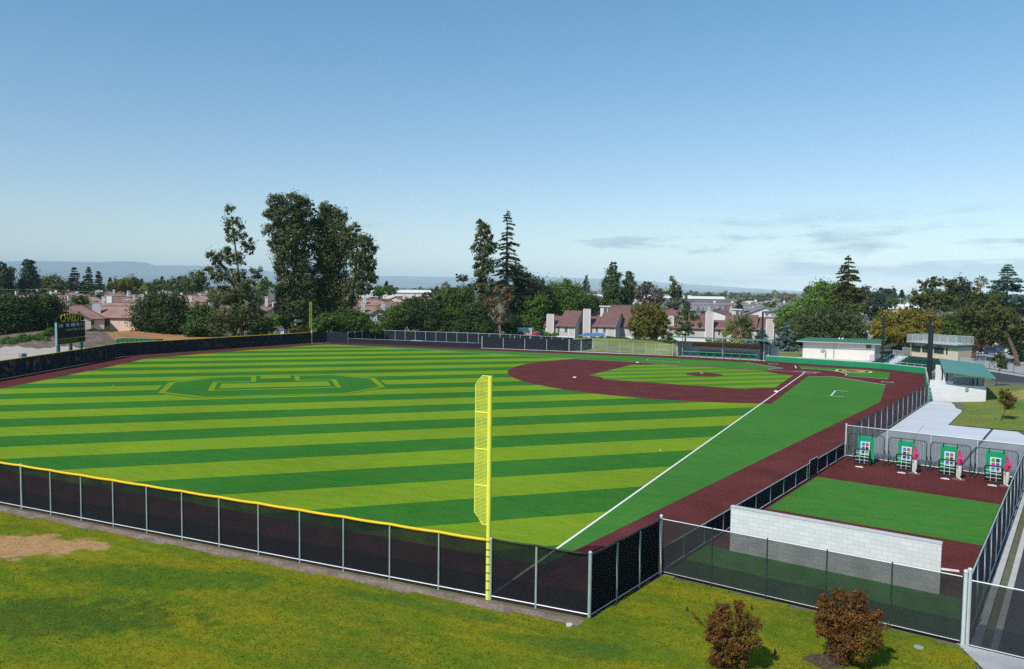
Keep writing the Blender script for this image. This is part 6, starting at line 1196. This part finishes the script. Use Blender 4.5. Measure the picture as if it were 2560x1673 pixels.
# the two bronze shrubs in the foreground
for lab, d, u, hi, lo, tw in (('bronze leaved shrub on the near lawn, the left and greener one', 25.9, 1828, [(1810,1528,17,22),(1845,1518,13,16),(1797,1560,30,22),(1852,1558,30,22),(1886,1564,16,15),(1782,1590,20,18)], [(1830,1602,36,26),(1872,1600,26,22),(1800,1640,25,22),(1842,1642,27,24)], [(1728,1532),(1790,1503),(1856,1500),(1898,1548)]), ('bronze leaved shrub on the near lawn, the right and redder one', 27.7, 2112, [(2062,1508,17,20),(2102,1494,17,18),(2142,1500,20,22),(2082,1540,34,26),(2142,1545,40,26),(2186,1542,18,18),(2062,1570,24,22)], [(2120,1592,44,30),(2172,1590,25,22),(2110,1630,36,20),(2150,1626,26,20)], [(2204,1558),(2222,1568),(2080,1478),(2150,1474),(2112,1486)])):
    base = gnd(u, d); t = thing('bronze_shrub', lab, 'shrub', base); parts = []; parts2 = []; b = MB(); lowc = .55 if d < 27 else .30
    for (bu, bv, ru, rv) in hi+lo:
        c = at(bu, bv, d+RNG.uniform(-.5, .5)*ru*d/F); islow = (bu, bv, ru, rv) in lo
        for _ in range(2):
            v_, f_, t_ = blob_cards(c, (ru*d/F*1.12, ru*d/F*1.12, rv*d/F*1.1), .072, 1.35, 0, .45, .5, .23, .52); pick = RNG.random() < (lowc if islow else lowc*.35); (parts2 if pick else parts).append((v_, f_, t_))
        m_ = (base+c)/2+np.array([0, 0, .1]); b.tube([base-np.array([0, 0, .1]), m_, c], [.035, .022, .008], 5)
        for _ in range(4):                                # upright and outward shoots
            dv = c-base-np.array([0, 0, .6]); dv = dv/np.linalg.norm(dv)+RNG.normal(size=3)*.45+np.array([0, 0, .35]); dv /= np.linalg.norm(dv); e_ = c+dv*RNG.uniform(.35, .62)*ru*d/F*2.0; b.tube([c, (c+e_)/2, e_], [.010, .007, .003], 4); sh_ = RNG.uniform(.3, 1.02, 46)[:, None]; parts.append(cards(c+(e_-c)*sh_+RNG.normal(size=(46, 3))*.032, .075, .036, RNG.normal(.6, .2, 46)))
    for (bu, bv) in tw:
        c = at(bu, bv, d-.15); p0_ = at(u+(bu-u)*.55, 1580, d); b.tube([p0_, (p0_+c)/2, c], [.014, .01, .005], 5); s = RNG.uniform(.35, 1.02, 70)[:, None]; P = p0_+(c-p0_)*s+RNG.normal(size=(70, 3))*.045; parts.append(cards(P, .08, .04, RNG.normal(.55, .2, 70)))
    b.obj('stems', m_barkd, t); leaf_obj('bronze_foliage', parts, LM['brz'], t); leaf_obj('green_foliage', parts2, LM['brz2'], t)
# far-left conifers and round trees behind the roofs
for u, vt, vb, hw, d, lab in ((186, 668, 735, 21, 410, 'broad dark conifer behind the left roofs'), (221, 667, 735, 19, 405, 'dark conifer with pointed tip right of the broad one'), (246, 678, 735, 14, 400, 'rounded dark conifer closing the left conifer row'), (275, 694, 725, 6, 640, 'tiny far conifer right of the conifer row'), (344, 697, 725, 6, 640, 'tiny far conifer above the middle left roofs'), (355, 698, 726, 7, 620, 'tiny far conifer close beside another above the left roofs'), (405, 692, 722, 10, 560, 'small layered conifer standing clear against the hills'), (1357, 695, 735, 11, 310, 'narrow conifer behind the dark broad evergreen'), (1465, 690, 730, 13, 300, 'narrow conifer behind the big round green tree'), (966, 703, 722, 6, 620, 'tiny dark conifer above the white warehouse'), (2068, 720, 745, 6, 560, 'tiny conifer left of the bright green tree'), (2255, 725, 750, 7, 520, 'small conifer between the far poles and the flat topped pine'), (1092, 716, 728, 5, 620, 'tiny layered conifer left of the far palm'), (2222, 722, 745, 8, 500, 'small dark conifer above the power poles')):
    conifer('conifer', lab, 'tree', d, u, vt, vb, hw, 'con', p=.45 if hw > 13 and u < 100 else .7, droop=.2, dens=.7, tr=.35, whorl=2.2, card=d*.0031)
for u, v, ru, rv, d, lm, lab in ((122, 712, 28, 20, 470, 'wil', 'grey green round tree between the left cypress and the conifers'), (155, 720, 22, 16, 460, 'wil', 'second grey green round tree left of the broad conifer'), (312, 712, 28, 18, 400, 'olv', 'big olive brown round tree above the left roofs'), (345, 722, 18, 10, 400, 'yel', 'yellow green round tree above the left roofs'), (375, 718, 22, 14, 420, 'wil', 'dull green tree right of the yellow green one'), (408, 714, 22, 9, 430, 'brt', 'fresh green low tree under the small layered conifer'), (448, 710, 24, 16, 400, 'wil', 'round green tree left of the thin mast'), (490, 705, 26, 22, 330, 'wil', 'tree merging with the slender eucalyptus at its left'), (100, 735, 12, 10, 380, 'wil', 'small palm like tree below the second cypress'), (660, 715, 18, 14, 330, 'brt', 'light green tree in the gap of the eucalyptus groups'), (948, 728, 26, 14, 330, 'grn', 'green trees left of the white warehouse'), (978, 722, 18, 10, 470, 'wil', 'tree before the white warehouse'), (1068, 738, 13, 8, 260, 'wil', 'small round tree below the beige warehouse'), (1128, 728, 14, 12, 260, 'con', 'dark round tree right of the far palm'), (2160, 735, 14, 20, 480, 'con', 'far dark tree right of the tall layered redwood'), (2200, 735, 18, 14, 470, 'con', 'far dark tree above the power poles'), (2225, 737, 13, 16, 470, 'con', 'far rounded tree above the rust yellow tree'), (2220, 757, 22, 12, 290, 'grn', 'light green tree among the far power poles'), (1850, 762, 10, 10, 300, 'oak', 'dark shrub ending the grey terrace'), (2005, 755, 14, 10, 300, 'brt', 'green shrub before the grey roofs'), (1925, 762, 14, 9, 290, 'grn', 'round shrub between the grey hip roofs'), (2020, 722, 10, 12, 500, 'con', 'far dark tree above the grey roofs')):
    tree('leafy_tree', lab, 'tree', d, u, [(u-ru*.4, v+2, ru*.65, rv*.85), (u+ru*.4, v, ru*.65, rv)], lm, 2.6, tr=.3, limbs=False)
for u, vt, hw, d, lab in ((8, 657, 22, 420, 'dark columnar cypress cut by the left edge'), (74, 647, 19, 425, 'dark columnar cypress second from the left edge')):
    tree('cypress', lab, 'tree', d, u, [(u-2, vt+10, hw*.42, 12), (u+1, vt+28, hw*.68, 18), (u-2, vt+48, hw*.9, 20), (u+3, vt+68, hw, 20), (u, vt+85, hw, 14)], 'con', 3.2, tr=.4, limbs=False)
# street trees between the houses, far and small
sh = ['farm', 'wil', 'oakl', 'con']
for k in range(60):
    u = RNG.uniform(-40, 660) if k < 36 else RNG.uniform(860, 2300); d = RNG.uniform(244, 420) if k < 36 else RNG.uniform(300, 620); hgt = RNG.uniform(4.5, 8.0); z = hgt*.62; v = 722+(u-1280)*.0132+(CAM[2]-z)*F/d; ru = RNG.uniform(2.0, 3.6)*F/d
    tree('garden_tree', 'one of the small far garden trees dotted between distant roofs', 'tree', d, u, [(u, v, ru, hgt*.38*F/d)], sh[k % 4], 2.6, tr=.15, limbs=False, group='small garden trees among distant roofs')
# the far wood that reads as one mass
parts = []
for k in range(420):
    u = RNG.uniform(-120, 2700); d = RNG.uniform(650, 2600); hgt = RNG.uniform(5, 9.5) if RNG.random() < .8 else RNG.uniform(9, 12.5); ru = RNG.uniform(5, 14); q = gnd(u, d)
    parts.append(blob_cards(np.array([q[0], q[1], hgt*.5]), (ru, ru, hgt*.5), d*.0030, 1.7, 0, .5, RNG.uniform(.25, .6), .3, .6))
o = leaf_obj('far_treeline', parts, LM['farm'], None); o['kind'] = 'stuff'
# weeds on the soil behind the scoreboard
parts = []
for (u, d, w_, h_) in ((60,182,3.6,.7),(30,180,2.6,.6),(95,183,3.0,.6),(118,186,1.8,1.0),(225,206,2.6,.9),(8,181,2.0,.5),(258,207,2.4,.7),(20,184,2.4,.6)):
    for _ in range(3): q = gnd(u+RNG.uniform(-14, 14), d+RNG.uniform(-2, 2)); q[2] = float(terr(q[0], q[1]))+h_*.4; parts.append(blob_cards(q, (w_*.5, w_*.5, h_), .30, 2.4, 0, .5, .5, .34))
o = leaf_obj('weeds', parts, LM['grn'], None); o['kind'] = 'stuff'
# hills across the bay
prof = [(-300,654),(0,655),(60,652),(240,655),(330,653),(370,657),(382,663),(500,664),(650,675),(700,681),(850,690),(1000,690),(1180,693),(1340,690),(1400,694),(1560,699),(1700,709),(1900,722),(2100,734),(2900,748)]
pu = np.array([p_[0] for p_ in prof], float); pv = np.array([p_[1] for p_ in prof], float); us = np.linspace(-300, 2800, 150); DH = 26000; rows = [(0, 1.0), (-.06, .8), (-.14, .55), (-.22, .3), (-.3, .12), (-.36, -.02)]
V = []
for i, (f, hk) in enumerate(rows):
    for u in us:
        v = np.interp(u, pu, pv); top = at(u, v, DH)[2]; q = gnd(u, DH*(1+f)); z = max(-5, top)*hk*(1 if i == 0 else 1+.12*math.sin(u*.021+i*1.7)+.07*math.sin(u*.063+i)); V.append((q[0], q[1], z-3+4*math.sin(u*.09)*(i == 0)))
n = len(us); Fq = np.array([[i*n+j, i*n+j+1, (i+1)*n+j+1, (i+1)*n+j] for i in range(len(rows)-1) for j in range(n-1)])
me = fast_mesh('hills', np.array(V), Fq, [mat('hill_green', (.07, .085, .075), .95, .3, .0005)]); me.polygons.foreach_set('use_smooth', [True]*len(me.polygons))
o = bpy.data.objects.new('hills', me); C.objects.link(o); o['kind'] = 'structure'
# ------------------------------------------------------------------ air
HAZE = 1.0
if HAZE:
    m = bpy.data.materials.new('air'); m.use_nodes = True; tt = m.node_tree; tt.nodes.clear(); oo = N(tt, 'ShaderNodeOutputMaterial'); pv_ = N(tt, 'ShaderNodeVolumePrincipled')
    pv_.inputs['Color'].default_value = (.72, .90, 1.0, 1); pv_.inputs['Density'].default_value = 5.6e-5; pv_.inputs['Anisotropy'].default_value = -0.4; L(tt, pv_.outputs[0], oo.inputs['Volume'])
    b = MB(); b.box(-36000, -36000, -12, 36000, 3500, 800); o = b.obj('haze', m); o['kind'] = 'stuff'

q = gnd(2112, 27.7); sheet('mulch', [(q[0]+.2+.62*math.cos(a_)*(1+.16*math.sin(5*a_)), q[1]+.1+.5*math.sin(a_)*(1+.14*math.cos(4*a_))) for a_ in np.linspace(0, 2*math.pi, 30)[:-1]], 0.02, mat('mulch_dark', (.075, .048, .034), .95, .4, 8))
n_ = 150000; P = np.stack([RNG.uniform(-18, 34, n_), RNG.uniform(95.3, 116, n_), np.zeros(n_)], 1); P = P[lawn_keep(P[:, 0], P[:, 1])]
dist = np.hypot(P[:, 0]-CAM[0], P[:, 1]-CAM[1]); P = P[RNG.random(len(P)) < np.clip(1.25-dist/60, .25, 1)]
pn = .5+.25*np.sin(P[:, 0]*.9+1.3*np.sin(P[:, 1]*.7))+.25*np.sin(P[:, 1]*1.7+P[:, 0]*.35); soilm = ((P[:, 0]-21.5)/5.5)**2+((P[:, 1]-106.7-(P[:, 0]-21.5)*.5)/1.9)**2 < 1
P = P[~soilm | (RNG.random(len(P)) < .12)]; pn = .5+.25*np.sin(P[:, 0]*.9+1.3*np.sin(P[:, 1]*.7))+.25*np.sin(P[:, 1]*1.7+P[:, 0]*.35); P[:, 2] = .03
V, Fq, T = cards(P, .085, .022, np.clip(pn*.7+RNG.normal(.15, .16, len(P)), 0, 1), (0, 0, 1), .35)
me = fast_mesh('grass', V, Fq, [leaf_mat('grass_blade', (.075, .145, .012), (.250, .260, .022), .35)], T); o = bpy.data.objects.new('grass', me); C.objects.link(o); o['kind'] = 'stuff'
